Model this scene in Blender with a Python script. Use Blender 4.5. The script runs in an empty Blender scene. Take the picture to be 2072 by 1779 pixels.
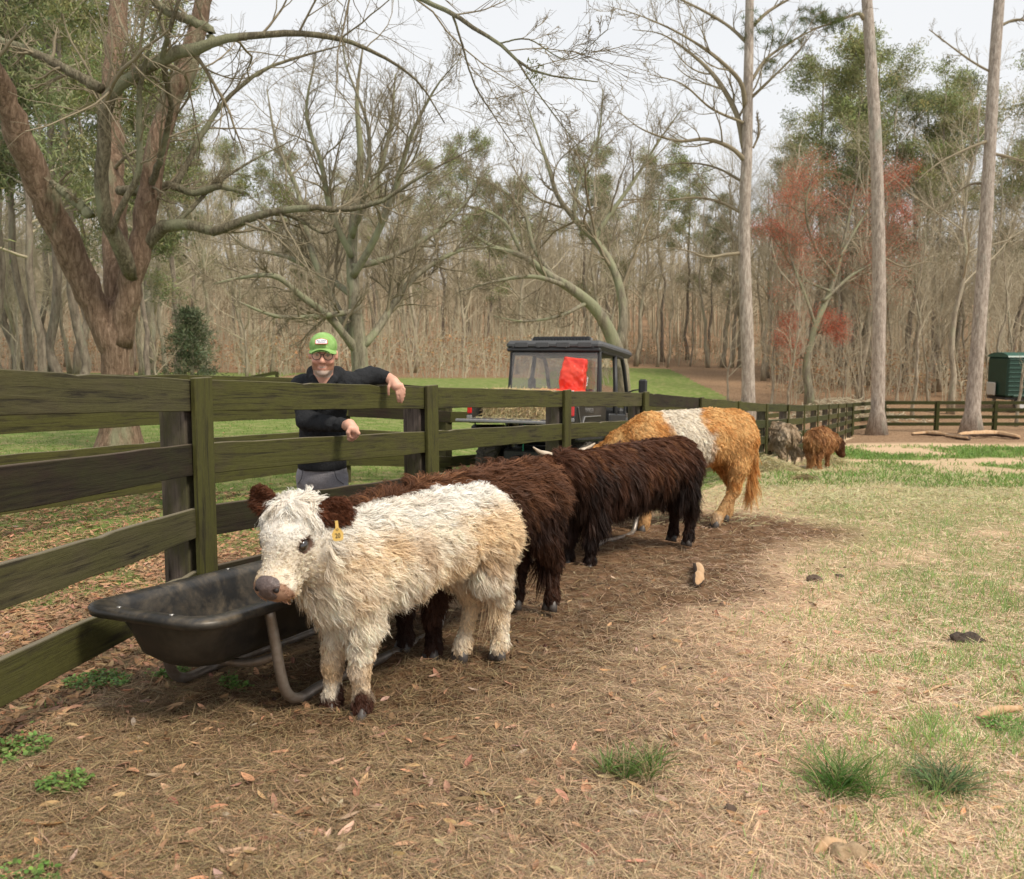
import bpy, math, random
import numpy as np
from mathutils import Vector, Matrix, kdtree
random.seed(7)
S = bpy.context.scene
COL = S.collection
# ---------------------------------------------------------------- camera, sky, sun, exposure
F, CX, CY, HOR = 1780.0, 1036.0, 889.5, 700.0      # measured on the photograph (2072 px wide view)
PITCH = math.atan((CY - HOR) / F)
EYE = np.array([0.0, 0.0, 1.2])
cam = bpy.data.cameras.new('camera'); camo = bpy.data.objects.new('camera', cam); COL.objects.link(camo)
camo.location = EYE; camo.rotation_euler = (math.pi / 2 - PITCH, 0, 0)
cam.sensor_width = 36; cam.lens = 36 * F / 2072; cam.clip_start = 0.05; cam.clip_end = 2000
cam.dof.use_dof = True; cam.dof.focus_distance = 4.6; cam.dof.aperture_fstop = 4.5
S.camera = camo
S.render.resolution_x = 1024; S.render.resolution_y = 879
W = bpy.data.worlds.new("World"); S.world = W; W.use_nodes = True
nt = W.node_tree; bg = nt.nodes['Background']; bg.inputs[1].default_value = 0.1
SUN_EL, SUN_AZ = math.radians(52), math.radians(130)      # azimuth from +Y towards +X
sky = nt.nodes.new('ShaderNodeTexSky'); sky.sky_type = 'NISHITA'; sky.sun_disc = False
sky.sun_elevation = SUN_EL; sky.sun_rotation = SUN_AZ; sky.dust_density = 4.0; sky.air_density = 1.0
hs = nt.nodes.new('ShaderNodeHueSaturation'); hs.inputs['Saturation'].default_value = 0.35
nt.links.new(sky.outputs[0], hs.inputs['Color'])
mx = nt.nodes.new('ShaderNodeMixRGB'); mx.inputs[0].default_value = 0.86
tcw = nt.nodes.new('ShaderNodeTexCoord'); mpw = nt.nodes.new('ShaderNodeMapping')
mpw.inputs['Scale'].default_value = (1, 1, 2.5); nt.links.new(tcw.outputs['Generated'], mpw.inputs[0])
nzw = nt.nodes.new('ShaderNodeTexNoise'); nzw.inputs['Scale'].default_value = 1.6; nzw.inputs['Detail'].default_value = 4
nt.links.new(mpw.outputs[0], nzw.inputs['Vector'])
rpw = nt.nodes.new('ShaderNodeValToRGB'); rpw.color_ramp.elements[0].position = .3; rpw.color_ramp.elements[1].position = .75
rpw.color_ramp.elements[0].color = (5.5, 5.65, 5.85, 1); rpw.color_ramp.elements[1].color = (6.2, 6.25, 6.3, 1)
nt.links.new(nzw.outputs[0], rpw.inputs[0])
nt.links.new(hs.outputs[0], mx.inputs[1]); nt.links.new(rpw.outputs[0], mx.inputs[2]); nt.links.new(mx.outputs[0], bg.inputs[0])
sl = bpy.data.lights.new('sun', 'SUN'); sl.energy = 2.1; sl.angle = math.radians(12); sl.color = (1, .91, .77)
so = bpy.data.objects.new('sun', sl); COL.objects.link(so)
sd = Vector((math.sin(SUN_AZ) * math.cos(SUN_EL), math.cos(SUN_AZ) * math.cos(SUN_EL), math.sin(SUN_EL)))
so.rotation_euler = sd.to_track_quat('Z', 'Y').to_euler()
S.view_settings.view_transform = 'Standard'; S.view_settings.look = 'None'; S.view_settings.exposure = 0.72
S.view_settings.gamma = 1.0
# ---------------------------------------------------------------- measuring helpers
cp, sp_ = math.cos(PITCH), math.sin(PITCH)
def ray(u, v):
    a, b = (u - CX) / F, -(v - CY) / F
    return np.array([a, cp + b * sp_, -sp_ + b * cp])
def at(u, v, Y):
    d = ray(u, v); return EYE + d * (Y / d[1])
def sstep(a, b, x):
    t = np.clip((np.asarray(x, float) - a) / (b - a), 0, 1); return t * t * (3 - 2 * t)
GR = np.array([[-10, -.7], [0, -1.2], [4.3, -1.47], [10, -1.83], [17, -2.42], [22, -2.78], [34, -3.5], [42, -3.85], [50, -3.3], [70, -2.1], [90, -1.3], [130, 2.5], [200, 11], [400, 25]])
GL = np.array([[-10, -.8], [0, -1.2], [5, -1.45], [13, -1.52], [23, -1.62], [45, -1.8], [70, -1.95], [90, -1.1], [130, 2.5], [200, 11], [400, 25]])
def ground(x, y):
    x = np.asarray(x, float); y = np.asarray(y, float)
    c = -2 + .2 * (y - 11.6); w = sstep(-3, 3, x - c)
    r = np.interp(y, GR[:, 0], GR[:, 1]); l = np.interp(y, GL[:, 0], GL[:, 1])
    return EYE[2] + r * w + l * (1 - w) - 1.75 * np.exp(-((x + 17.5) ** 2 / 60 + (y - 35) ** 2 / 60))
def gz(x, y): return float(ground(x, y))
def gp(u, v):
    d = ray(u, v); t = 1.0
    lo = 1.0
    while t < 300:
        p = EYE + d * t
        if p[2] < gz(p[0], p[1]): break
        lo = t; t *= 1.03
    hi = t
    for _ in range(20):
        m = (lo + hi) / 2; p = EYE + d * m
        if p[2] < gz(p[0], p[1]): hi = m
        else: lo = m
    p = EYE + d * hi
    return np.array([p[0], p[1], gz(p[0], p[1])])
# ---------------------------------------------------------------- numpy noise
def _h(i, j, k, s):
    n = (i.astype(np.int64) * 374761393 + j.astype(np.int64) * 668265263 + k.astype(np.int64) * 2147483647 + s * 144269) & 0xffffffff
    n = ((n ^ (n >> 13)) * 1274126177) & 0xffffffff
    n = ((n ^ (n >> 16)) * 2246822519) & 0xffffffff
    return ((n ^ (n >> 15)) & 0xffff) / 65535.0
def vn(P, s=0):
    P = np.asarray(P, float); I = np.floor(P).astype(np.int64); f = P - I; f = f * f * (3 - 2 * f)
    r = 0
    for a in (0, 1):
        wa = f[..., 0] if a else 1 - f[..., 0]
        for b in (0, 1):
            wb = f[..., 1] if b else 1 - f[..., 1]
            for c in (0, 1):
                wc = f[..., 2] if c else 1 - f[..., 2]
                r = r + wa * wb * wc * _h(I[..., 0] + a, I[..., 1] + b, I[..., 2] + c, s)
    return r
def fbm(P, s=0, o=4):
    P = np.asarray(P, float); r = 0; a = .5; t = 0
    for i in range(o):
        r = r + a * vn(P * (2 ** i) + 13.7 * i, s + i); t += a; a *= .55
    return r / t
def n2(x, y, sc, s=0, o=4):
    return fbm(np.stack([np.asarray(x, float) * sc, np.asarray(y, float) * sc, np.zeros_like(np.asarray(x, float))], -1), s, o)
def nrm(v):
    return v / (np.linalg.norm(v, axis=-1, keepdims=True) + 1e-9)
# ---------------------------------------------------------------- object helpers
def tagp(o, label=None, cat=None, group=None, kind=None):
    if label: o['label'] = label
    if cat: o['category'] = cat
    if group: o['group'] = group
    if kind: o['kind'] = kind
    return o
def thing(name, label, cat, loc=(0, 0, 0), rotz=0, group=None):
    o = bpy.data.objects.new(name, None); COL.objects.link(o); o.location = tuple(float(c) for c in loc); o.rotation_euler = (0, 0, rotz)
    o.empty_display_size = .2
    return tagp(o, label, cat, group)
def mesh(name, V, faces, mat=None, parent=None, smooth=False, col=None, mats=None, midx=None, loc=None):
    V = np.ascontiguousarray(V, dtype=np.float32).reshape(-1, 3)
    if not isinstance(faces, list): faces = [faces]
    faces = [np.asarray(f, dtype=np.int32) for f in faces if len(f)]
    me = bpy.data.meshes.new(name)
    me.vertices.add(len(V)); me.vertices.foreach_set('co', V.ravel())
    li = np.concatenate([f.ravel() for f in faces]); tot = np.concatenate([np.full(len(f), f.shape[1], np.int32) for f in faces])
    st = np.concatenate([[0], np.cumsum(tot)[:-1]]).astype(np.int32)
    me.loops.add(len(li)); me.loops.foreach_set('vertex_index', li)
    me.polygons.add(len(tot)); me.polygons.foreach_set('loop_start', st)
    try: me.polygons.foreach_set('loop_total', tot)
    except Exception: pass
    me.polygons.foreach_set('use_smooth', np.full(len(tot), bool(smooth)))
    for m in (mats or ([mat] if mat else [])): me.materials.append(m)
    if midx is not None: me.polygons.foreach_set('material_index', np.asarray(midx, np.int32))
    if col is not None:
        c = np.asarray(col, np.float32)
        if c.shape[1] == 3: c = np.concatenate([c, np.ones((len(c), 1), np.float32)], 1)
        a = me.color_attributes.new('Col', 'FLOAT_COLOR', 'POINT'); a.data.foreach_set('color', c.ravel())
    me.update(calc_edges=True); me.validate()
    o = bpy.data.objects.new(name, me); COL.objects.link(o)
    if parent: o.parent = parent
    if loc is not None: o.location = tuple(float(c) for c in loc)
    return o
class MB:
    """collects shapes into one mesh"""
    def __init__(s): s.V = []; s.F = []; s.n = 0; s.C = []; s.M = []
    def add(s, V, faces, col=None, mi=0):
        V = np.asarray(V, float).reshape(-1, 3)
        if not isinstance(faces, list): faces = [np.asarray(faces)]
        for f in faces:
            f = np.asarray(f)
            if len(f): s.F.append(f + s.n); s.M.append(np.full(len(f), mi))
        s.V.append(V); s.n += len(V)
        if col is not None:
            col = np.asarray(col, float); s.C.append(np.broadcast_to(col, (len(V), 3)) if col.ndim == 1 else col)
        return s
    def box(s, c, d, R=None, mi=0, bev=0.0, col=None):
        d = np.asarray(d, float) / 2; c = np.asarray(c, float)
        if bev > 0:
            b = min(bev, d.min() * .9)
            pts = []
            for ax in range(3):
                e = d - b; e2 = e.copy(); e2[ax] = d[ax]
                for sx in (-1, 1):
                    for sy in (-1, 1):
                        for sz in (-1, 1): pts.append(np.array([sx, sy, sz]) * e2)
            P = np.array(pts)
            F4 = []; F3 = []
            def idx(ax, sx, sy, sz): return ax * 8 + (sx > 0) * 4 + (sy > 0) * 2 + (sz > 0)
            for ax in range(3):
                for sg in (-1, 1):
                    o = [i for i in range(3) if i != ax]; q = []
                    for a, b_ in ((-1, -1), (1, -1), (1, 1), (-1, 1)):
                        v = [0, 0, 0]; v[ax] = sg; v[o[0]] = a; v[o[1]] = b_; q.append(idx(ax, *v))
                    F4.append(q if (sg > 0) == (ax != 1) else q[::-1])
            for ax in range(3):
                a1, a2 = [i for i in range(3) if i != ax]
                for s1 in (-1, 1):
                    for s2 in (-1, 1):
                        v0 = [0, 0, 0]; v0[a1] = s1; v0[a2] = s2; v0[ax] = -1; v1 = list(v0); v1[ax] = 1
                        F4.append([idx(a1, *v0), idx(a1, *v1), idx(a2, *v1), idx(a2, *v0)])
            for sx in (-1, 1):
                for sy in (-1, 1):
                    for sz in (-1, 1): F3.append([idx(0, sx, sy, sz), idx(1, sx, sy, sz), idx(2, sx, sy, sz)])
            fs = [np.array(F4), np.array(F3)]
            # fix winding outward
            for f in fs:
                for r in range(len(f)):
                    q = P[f[r]]; nn = np.cross(q[1] - q[0], q[2] - q[0])
                    if nn @ q.mean(0) < 0: f[r] = f[r][::-1]
        else:
            P = np.array([[x, y, z] for x in (-1, 1) for y in (-1, 1) for z in (-1, 1)]) * d
            fs = np.array([[0, 1, 3, 2], [4, 6, 7, 5], [0, 4, 5, 1], [2, 3, 7, 6], [0, 2, 6, 4], [1, 5, 7, 3]])
        if R is not None: P = P @ np.asarray(R).T
        return s.add(P + c, fs, col, mi)
    def tube(s, pts, r, n=8, mi=0, col=None, cap=True):
        V, Fq = tube(pts, r, n)
        k = len(pts)
        f = [Fq]
        if cap: f += [np.arange(n)[::-1][None], (np.arange(n) + (k - 1) * n)[None]]
        return s.add(V, f, col, mi)
    def ell(s, c, r, R=None, nu=16, nv=10, mi=0, col=None):
        th = np.linspace(0, 2 * np.pi, nu, endpoint=False); ph = np.linspace(0, np.pi, nv + 1)[1:-1]
        P = [[0, 0, 1]] + [[math.sin(p) * math.cos(t), math.sin(p) * math.sin(t), math.cos(p)] for p in ph for t in th] + [[0, 0, -1]]
        P = np.array(P) * np.asarray(r, float)
        q = []; t3 = []
        for i in range(len(ph) - 1):
            for j in range(nu):
                a = 1 + i * nu + j; b = 1 + i * nu + (j + 1) % nu; q.append([a, a + nu, b + nu, b])
        L = 1 + (len(ph) - 1) * nu
        for j in range(nu): t3.append([0, 1 + j, 1 + (j + 1) % nu]); t3.append([len(P) - 1, L + (j + 1) % nu, L + j])
        if R is not None: P = P @ np.asarray(R).T
        return s.add(P + np.asarray(c, float), [np.array(q), np.array(t3)], col, mi)
    def build(s, name, mat=None, parent=None, smooth=False, mats=None, loc=None):
        V = np.concatenate(s.V); C = np.concatenate(s.C) if s.C else None
        fs = s.F; M = np.concatenate(s.M)
        return mesh(name, V, fs, mat, parent, smooth, C, mats, M if mats else None, loc)
def frames(P):
    P = np.asarray(P, float); T = np.gradient(P, axis=-2); T = nrm(T)
    return T
def tubes(P, R, n=5):
    """P (B,k,3), R (B,k) -> verts, quads"""
    P = np.asarray(P, float); B, k, _ = P.shape; T = frames(P)
    D = nrm(P[:, -1] - P[:, 0]); ref = np.where(np.abs(D[:, 2:3]) < .8, np.array([[0, 0, 1.]]), np.array([[1., 0, 0]]))[:, None]
    N = nrm(np.cross(T, np.broadcast_to(ref, T.shape))); Bn = np.cross(T, N)
    a = np.linspace(0, 2 * np.pi, n, endpoint=False)
    ring = N[:, :, None] * np.cos(a)[None, None, :, None] + Bn[:, :, None] * np.sin(a)[None, None, :, None]
    V = P[:, :, None] + ring * np.asarray(R)[:, :, None, None]
    i = np.arange(k - 1)[:, None] * n; j = np.arange(n)[None]; j2 = (j + 1) % n
    q = np.stack([i + j, i + j2, i + n + j2, i + n + j], -1).reshape(-1, 4)
    Q = (q[None] + (np.arange(B) * k * n)[:, None, None]).reshape(-1, 4)
    return V.reshape(-1, 3), Q
def tube(pts, r, n=8):
    pts = np.asarray(pts, float); r = np.broadcast_to(np.asarray(r, float), (len(pts),))
    # parallel transport frame
    T = frames(pts); N = np.zeros_like(T)
    ref = np.array([0, 0, 1.]) if abs(T[0][2]) < .9 else np.array([1., 0, 0])
    N[0] = nrm(np.cross(T[0], ref))
    for i in range(1, len(T)):
        v = N[i - 1] - T[i] * (N[i - 1] @ T[i]); N[i] = nrm(v)
    Bn = np.cross(T, N); a = np.linspace(0, 2 * np.pi, n, endpoint=False)
    V = pts[:, None] + (N[:, None] * np.cos(a)[None, :, None] + Bn[:, None] * np.sin(a)[None, :, None]) * r[:, None, None]
    i = np.arange(len(pts) - 1)[:, None] * n; j = np.arange(n)[None]; j2 = (j + 1) % n
    return V.reshape(-1, 3), np.stack([i + j, i + j2, i + n + j2, i + n + j], -1).reshape(-1, 4)
def catmull(P, n):
    """smooth resample of rows (k, m) to n rows"""
    P = np.asarray(P, float); k = len(P)
    d = np.concatenate([[0], np.cumsum(np.linalg.norm(np.diff(P[:, :3], axis=0), axis=1))]); t = np.linspace(0, d[-1], n)
    E = np.concatenate([[2 * P[0] - P[1]], P, [2 * P[-1] - P[-2]]])
    i = np.clip(np.searchsorted(d, t, side='right') - 1, 0, k - 2); u = ((t - d[i]) / (d[i + 1] - d[i] + 1e-9))[:, None]
    a, b, c, e = E[i], E[i + 1], E[i + 2], E[i + 3]
    return .5 * ((2 * b) + (c - a) * u + (2 * a - 5 * b + 4 * c - e) * u ** 2 + (-a + 3 * b - 3 * c + e) * u ** 3)
def rough_tube(P, R, n, amp, sc, seed=0):
    P = np.concatenate([P[:, :1], P, P[:, -1:]], 1); R = np.concatenate([R[:, :1] * .01, R, R[:, -1:] * .01], 1)
    V, Q = tubes(P, R, n); B = len(P); k = P.shape[1]
    C = np.repeat(P.reshape(-1, 3), n, axis=0); d = V - C; nn = fbm(V * np.array([sc, sc, sc * .45]), seed, 3) - .5
    return C + d * (1 + amp * nn[:, None] * 2), Q
def smooth_obj(o):
    o.data.polygons.foreach_set('use_smooth', np.ones(len(o.data.polygons), bool)); return o
def text_mesh(name, s, size, mat, parent, M, ext=.0008, sx=1.0):
    cu = bpy.data.curves.new(name, 'FONT'); cu.body = s; cu.size = size; cu.align_x = 'CENTER'; cu.align_y = 'CENTER'; cu.extrude = ext; cu.resolution_u = 3
    t = bpy.data.objects.new(name, cu); COL.objects.link(t)
    dg = bpy.context.evaluated_depsgraph_get(); me = bpy.data.meshes.new_from_object(t.evaluated_get(dg))
    bpy.data.objects.remove(t); bpy.data.curves.remove(cu)
    me.materials.clear(); me.materials.append(mat); me.name = name
    o = bpy.data.objects.new(name, me); COL.objects.link(o)
    me.transform(Matrix.Diagonal((sx, 1, 1, 1)))
    if parent: o.parent = parent
    o.matrix_local = M
    return o
def copy_tree(o, parent=None):
    c = o.copy(); COL.objects.link(c); c.parent = parent
    for ch in o.children: copy_tree(ch, c)
    return c
def blades(cen, d, ln, w, rg, col, bend=0.0, twist=None):
    """two-segment ribbons from cen along d. returns V,Q,C"""
    N = len(cen); up = rg.normal(size=(N, 3)) if twist is None else twist
    s = nrm(np.cross(d, up)) * (w / 2)[:, None]; mid = cen + d * (ln * .5)[:, None]; e = cen + d * ln[:, None]; e[:, 2] += bend * ln; mid[:, 2] += bend * ln * .3
    V = np.stack([cen - s * .7, cen + s * .7, mid + s, mid - s, e + s * .25, e - s * .25], 1).reshape(-1, 3)
    i = (np.arange(N) * 6)[:, None]; Q = np.concatenate([i + [0, 1, 2, 3], i + [3, 2, 4, 5]])
    return V, Q, np.repeat(col, 6, axis=0)
def tint(base, n, rg, var=.25, hue=.08):
    base = np.asarray(base, float); k = rg.uniform(1 - var, 1 + var, (n, 1)); h = 1 + rg.normal(size=(n, 3)) * hue
    return np.clip(base * k * h, 0, 1)
# ---------------------------------------------------------------- materials
def newmat(name):
    m = bpy.data.materials.new(name); m.use_nodes = True; return m, m.node_tree, m.node_tree.nodes['Principled BSDF']
def plain(name, c, rough=.6, metal=0, spec=.5, noise=None, c2=None, bump=0, sc=(1, 1, 1), coat=0):
    """principled with optional object-space noise between two colours and bump"""
    m, t, b = newmat(name); b.inputs['Base Color'].default_value = (*c, 1); b.inputs['Roughness'].default_value = rough
    b.inputs['Metallic'].default_value = metal; b.inputs['Specular IOR Level'].default_value = spec
    if coat: b.inputs['Coat Weight'].default_value = coat
    if noise:
        tc = t.nodes.new('ShaderNodeTexCoord'); mp = t.nodes.new('ShaderNodeMapping'); mp.inputs['Scale'].default_value = sc
        t.links.new(tc.outputs['Object'], mp.inputs[0])
        nz = t.nodes.new('ShaderNodeTexNoise'); nz.inputs['Scale'].default_value = noise; nz.inputs['Detail'].default_value = 8; nz.inputs['Roughness'].default_value = .65
        t.links.new(mp.outputs[0], nz.inputs['Vector'])
        if c2:
            r = t.nodes.new('ShaderNodeValToRGB'); r.color_ramp.elements[0].color = (*c, 1); r.color_ramp.elements[1].color = (*c2, 1)
            r.color_ramp.elements[0].position = .35; r.color_ramp.elements[1].position = .68
            t.links.new(nz.outputs[0], r.inputs[0]); t.links.new(r.outputs[0], b.inputs['Base Color'])
        if bump:
            bp = t.nodes.new('ShaderNodeBump'); bp.inputs['Strength'].default_value = bump; bp.inputs['Distance'].default_value = .02
            t.links.new(nz.outputs[0], bp.inputs['Height']); t.links.new(bp.outputs[0], b.inputs['Normal'])
    return m
def vcol(name, rough=.7, trans=0.0, spec=.3, mul=None):
    m, t, b = newmat(name); a = t.nodes.new('ShaderNodeAttribute'); a.attribute_name = 'Col'
    b.inputs['Roughness'].default_value = rough; b.inputs['Specular IOR Level'].default_value = spec
    t.links.new(a.outputs['Color'], b.inputs['Base Color'])
    if trans:
        tr = t.nodes.new('ShaderNodeBsdfTranslucent'); t.links.new(a.outputs['Color'], tr.inputs[0])
        mxs = t.nodes.new('ShaderNodeMixShader'); mxs.inputs[0].default_value = trans
        t.links.new(b.outputs[0], mxs.inputs[1]); t.links.new(tr.outputs[0], mxs.inputs[2])
        t.links.new(mxs.outputs[0], t.nodes['Material Output'].inputs[0])
    return m
def ramp(t, src, stops):
    r = t.nodes.new('ShaderNodeValToRGB'); e = r.color_ramp.elements
    while len(e) < len(stops): e.new(.5)
    for i, (p, c) in enumerate(stops): e[i].position = p; e[i].color = (*c, 1) if len(c) == 3 else c
    t.links.new(src, r.inputs[0]); return r.outputs[0]
def noise_node(t, vec, sc, det=6, rough=.6, dist=0):
    n = t.nodes.new('ShaderNodeTexNoise'); n.inputs['Scale'].default_value = sc; n.inputs['Detail'].default_value = det; n.inputs['Roughness'].default_value = rough
    n.inputs['Distortion'].default_value = dist
    t.links.new(vec, n.inputs['Vector']); return n.outputs[0]
def mapping(t, out, scale, loc=None):
    mp = t.nodes.new('ShaderNodeMapping'); mp.inputs['Scale'].default_value = scale; t.links.new(out, mp.inputs[0])
    return mp.outputs[0]
def mixc(t, f, a, b, mode='MIX'):
    m = t.nodes.new('ShaderNodeMixRGB'); m.blend_type = mode
    for i, x in ((0, f), (1, a), (2, b)):
        if hasattr(x, 'links') or hasattr(x, 'is_linked'): t.links.new(x, m.inputs[i])
        elif isinstance(x, tuple): m.inputs[i].default_value = (*x, 1)
        else: m.inputs[i].default_value = x
    return m.outputs[0]
def bumpn(t, b, h, s, d=.02):
    bp = t.nodes.new('ShaderNodeBump'); bp.inputs['Strength'].default_value = s; bp.inputs['Distance'].default_value = d
    t.links.new(h, bp.inputs['Height']); t.links.new(bp.outputs[0], b.inputs['Normal'])
def wood_board(name, base, dark, moss, mossamt, pale=(.2, .17, .12)):
    m, t, b = newmat(name); tc = t.nodes.new('ShaderNodeTexCoord'); oi = t.nodes.new('ShaderNodeObjectInfo')
    off = t.nodes.new('ShaderNodeVectorMath'); off.operation = 'MULTIPLY_ADD'
    comb = t.nodes.new('ShaderNodeCombineXYZ')
    mul = t.nodes.new('ShaderNodeMath'); mul.operation = 'MULTIPLY'; mul.inputs[1].default_value = 37
    t.links.new(oi.outputs['Random'], mul.inputs[0]); t.links.new(mul.outputs[0], comb.inputs[0]); t.links.new(mul.outputs[0], comb.inputs[2])
    add = t.nodes.new('ShaderNodeVectorMath'); add.operation = 'ADD'
    t.links.new(tc.outputs['Object'], add.inputs[0]); t.links.new(comb.outputs[0], add.inputs[1])
    v = add.outputs[0]
    grain = noise_node(t, mapping(t, v, (2.2, 40, 46)), 1.0, 8, .7, .6)
    knots = noise_node(t, mapping(t, v, (3, 10, 12)), 1.0, 3, .5, 1.2)
    blot = noise_node(t, mapping(t, v, (3.2, 4, 7)), 1.0, 5, .6)
    fine = noise_node(t, mapping(t, v, (30, 60, 60)), 1.0, 5, .7)
    wood = ramp(t, grain, [(.33, dark), (.5, base), (.75, tuple(min(1, x * 1.5) for x in base))])
    wood = mixc(t, ramp(t, knots, [(.62, (0, 0, 0)), (.72, (.7, .7, .7))]), wood, dark)
    mossc = mixc(t, fine, tuple(x * .55 for x in moss), tuple(x * 1.35 for x in moss))
    mf = ramp(t, blot, [(.5 - .22 * mossamt - .12, (0, 0, 0)), (.62 - .22 * mossamt, (.82, .82, .82))])
    gr2 = ramp(t, grain, [(.38, (.35, .35, .35)), (.5, (1, 1, 1))])
    mf = mixc(t, 1.0, mf, gr2, 'MULTIPLY')
    c = mixc(t, mf, wood, mossc)
    # pale top edge: surface facing up
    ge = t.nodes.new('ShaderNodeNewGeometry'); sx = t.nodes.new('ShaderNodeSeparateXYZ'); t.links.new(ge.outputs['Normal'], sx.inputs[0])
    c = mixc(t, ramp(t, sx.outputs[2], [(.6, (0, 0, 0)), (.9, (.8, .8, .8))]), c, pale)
    t.links.new(c, b.inputs['Base Color']); b.inputs['Roughness'].default_value = .85; b.inputs['Specular IOR Level'].default_value = .25
    bumpn(t, b, grain, .55, .012)
    return m
M_MOSS = wood_board('mossy_board', (.048, .038, .022), (.010, .008, .006), (.072, .072, .016), .62)
M_MOSS2 = wood_board('stained_board', (.07, .06, .03), (.012, .009, .008), (.07, .066, .024), .35)
M_DARK = wood_board('dark_board', (.024, .015, .010), (.010, .007, .005), (.03, .03, .01), .1, (.13, .10, .07))
M_POST = wood_board('grey_post', (.12, .095, .08), (.016, .012, .010), (.06, .06, .02), .05)
M_FAR = wood_board('far_board', (.03, .026, .014), (.012, .010, .006), (.05, .055, .012), .6)
def bark(name, c1, c2, moss, amt, sc=1.0, bump=1.0):
    m, t, b = newmat(name); tc = t.nodes.new('ShaderNodeTexCoord'); v = tc.outputs['Object']
    g = noise_node(t, mapping(t, v, (9 * sc, 9 * sc, 2.0 * sc)), 1.5, 8, .7, .5)
    f = noise_node(t, mapping(t, v, (30 * sc, 30 * sc, 12 * sc)), 1.5, 6, .7)
    bl = noise_node(t, mapping(t, v, (1.6, 1.6, .5)), 1.0, 5, .65)
    c = ramp(t, g, [(.35, tuple(x * .45 for x in c1)), (.48, c1), (.66, c2)])
    c = mixc(t, .5, c, mixc(t, f, tuple(x * .5 for x in c2), tuple(min(1, x * 1.5) for x in c2)), 'MULTIPLY') if False else mixc(t, ramp(t, f, [(.35, (0, 0, 0)), (.65, (.35, .35, .35))]), c, c2)
    c = mixc(t, ramp(t, bl, [(.60 - amt * .25, (0, 0, 0)), (.70 - amt * .25, (.8, .8, .8))]), c, moss)
    t.links.new(c, b.inputs['Base Color']); b.inputs['Roughness'].default_value = .9; b.inputs['Specular IOR Level'].default_value = .2
    bumpn(t, b, g, bump, .04)
    return m
M_OAK = bark('oak_bark', (.15, .095, .06), (.33, .235, .165), (.25, .255, .16), .22, 1.7, 1.0)
M_OAKLIMB = bark('lichen_limb_bark', (.12, .10, .065), (.29, .255, .17), (.27, .275, .17), .5, 2.2)
M_GREYOAK = bark('grey_bark', (.18, .155, .11), (.34, .31, .225), (.27, .28, .17), .6, .7)
M_PINE = bark('pine_bark', (.30, .245, .20), (.55, .48, .41), (.3, .3, .25), .1, 1.1, .8)
M_TWIG = plain('twig_bark', (.19, .155, .105), .9, spec=.1, noise=1.2, c2=(.31, .265, .18))
M_BGTRUNK = bark('wood_trunk_bark', (.27, .225, .165), (.46, .40, .30), (.32, .31, .21), .4, .5, .3)
M_PINEBG = bark('dark_pine_bark', (.17, .135, .105), (.32, .27, .21), (.24, .24, .17), .2, .5, .3)
M_BGTWIG = plain('wood_twigs', (.37, .315, .22), .9, spec=.1, noise=.4, c2=(.52, .455, .33))
M_LEAF = vcol('leaf_litter', .8, .15, .15)
M_NEEDLE = vcol('needles', .6, .25, .3)
M_GRASS = vcol('grass_blades', .5, .35, .3)
M_STRAW = vcol('straw', .65, .15, .2)
M_FUR = vcol('fur', .55, .22, .25)
M_METAL = plain('galvanised_pipe', (.30, .27, .24), .45, .6, noise=14, c2=(.2, .15, .11), bump=.1)
# ---------------------------------------------------------------- terrain
TR_A, TR_D = np.array([-1.28, 3.0]), nrm(np.array([.42, .905]))     # trough line
def mudw(x, y):
    rel = np.stack([x - (-.75), y - 3.4], -1); d = rel @ TR_D; p = rel[..., 0] * TR_D[1] - rel[..., 1] * TR_D[0]
    nz = (n2(x, y, .9, 3) - .5) * 1.1
    right = 1 - sstep(.55, 1.7, p + nz + .10 * np.clip(3 - d, -3, 3))
    left = sstep(-.75, -.25, p + nz * .5)
    along = sstep(-1.3, .2, d + nz) * (1 - sstep(5.4, 7.6, d + nz))
    outer = (1 - sstep(1.0, 2.3, p + nz * 1.3 + .12 * d)) * sstep(-3.4, -1.2, d + nz * .5) * (1 - sstep(6, 8.4, d + nz)) * sstep(-1.9, -.6, p + nz)
    return np.clip(np.maximum(right * left * along, .58 * outer), 0, 1)
def fence1_side(x, y):
    """>0 on the camera/cow side of the front fence"""
    fx = np.interp(y, FP[:, 1], FP[:, 0]); return x - fx
def grassw(x, y):
    side = fence1_side(x, y)
    nz = n2(x, y, .55, 21); nb = n2(x, y, 2.2, 22)
    near = sstep(.3, 1.9, x - .20 * (y - 2) - .15) * sstep(.35, .56, nz * .6 + nb * .4 + .05 * np.clip(x - .3 * y, 0, 2))
    band = .8 * sstep(13, 16, y) * (1 - sstep(24, 28, y)) * sstep(3.5, 7, x - .1 * y) * sstep(.38, .55, nz) * (x > .28 * y)
    insd = np.maximum(near * (1 - sstep(14, 18, y)) * .8, band * .95)
    out = sstep(6, 9, y + (nz - .5) * 4) * sstep(.25, .5, nz * .5 + nb * .5 + .10)
    out = np.maximum(out, sstep(.55, .66, nb) * .7)
    out = out * (1 - sstep(44, 56, y)) * (1 - .9 * sstep(16, 19, y) * (x > .1 * y))
    out = np.maximum(out, sstep(50, 54, y - .02 * x) * (1 - sstep(72, 76, y)) * (x > 2) * (1 - sstep(.262, .282, x / np.maximum(y, 1) + (nz - .5) * .02)))
    out = np.maximum(out, sstep(36, 40, y) * (1 - sstep(60, 66, y)) * (x < -14))
    return np.clip(np.where(side > .1, insd, out), 0, 1)
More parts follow.
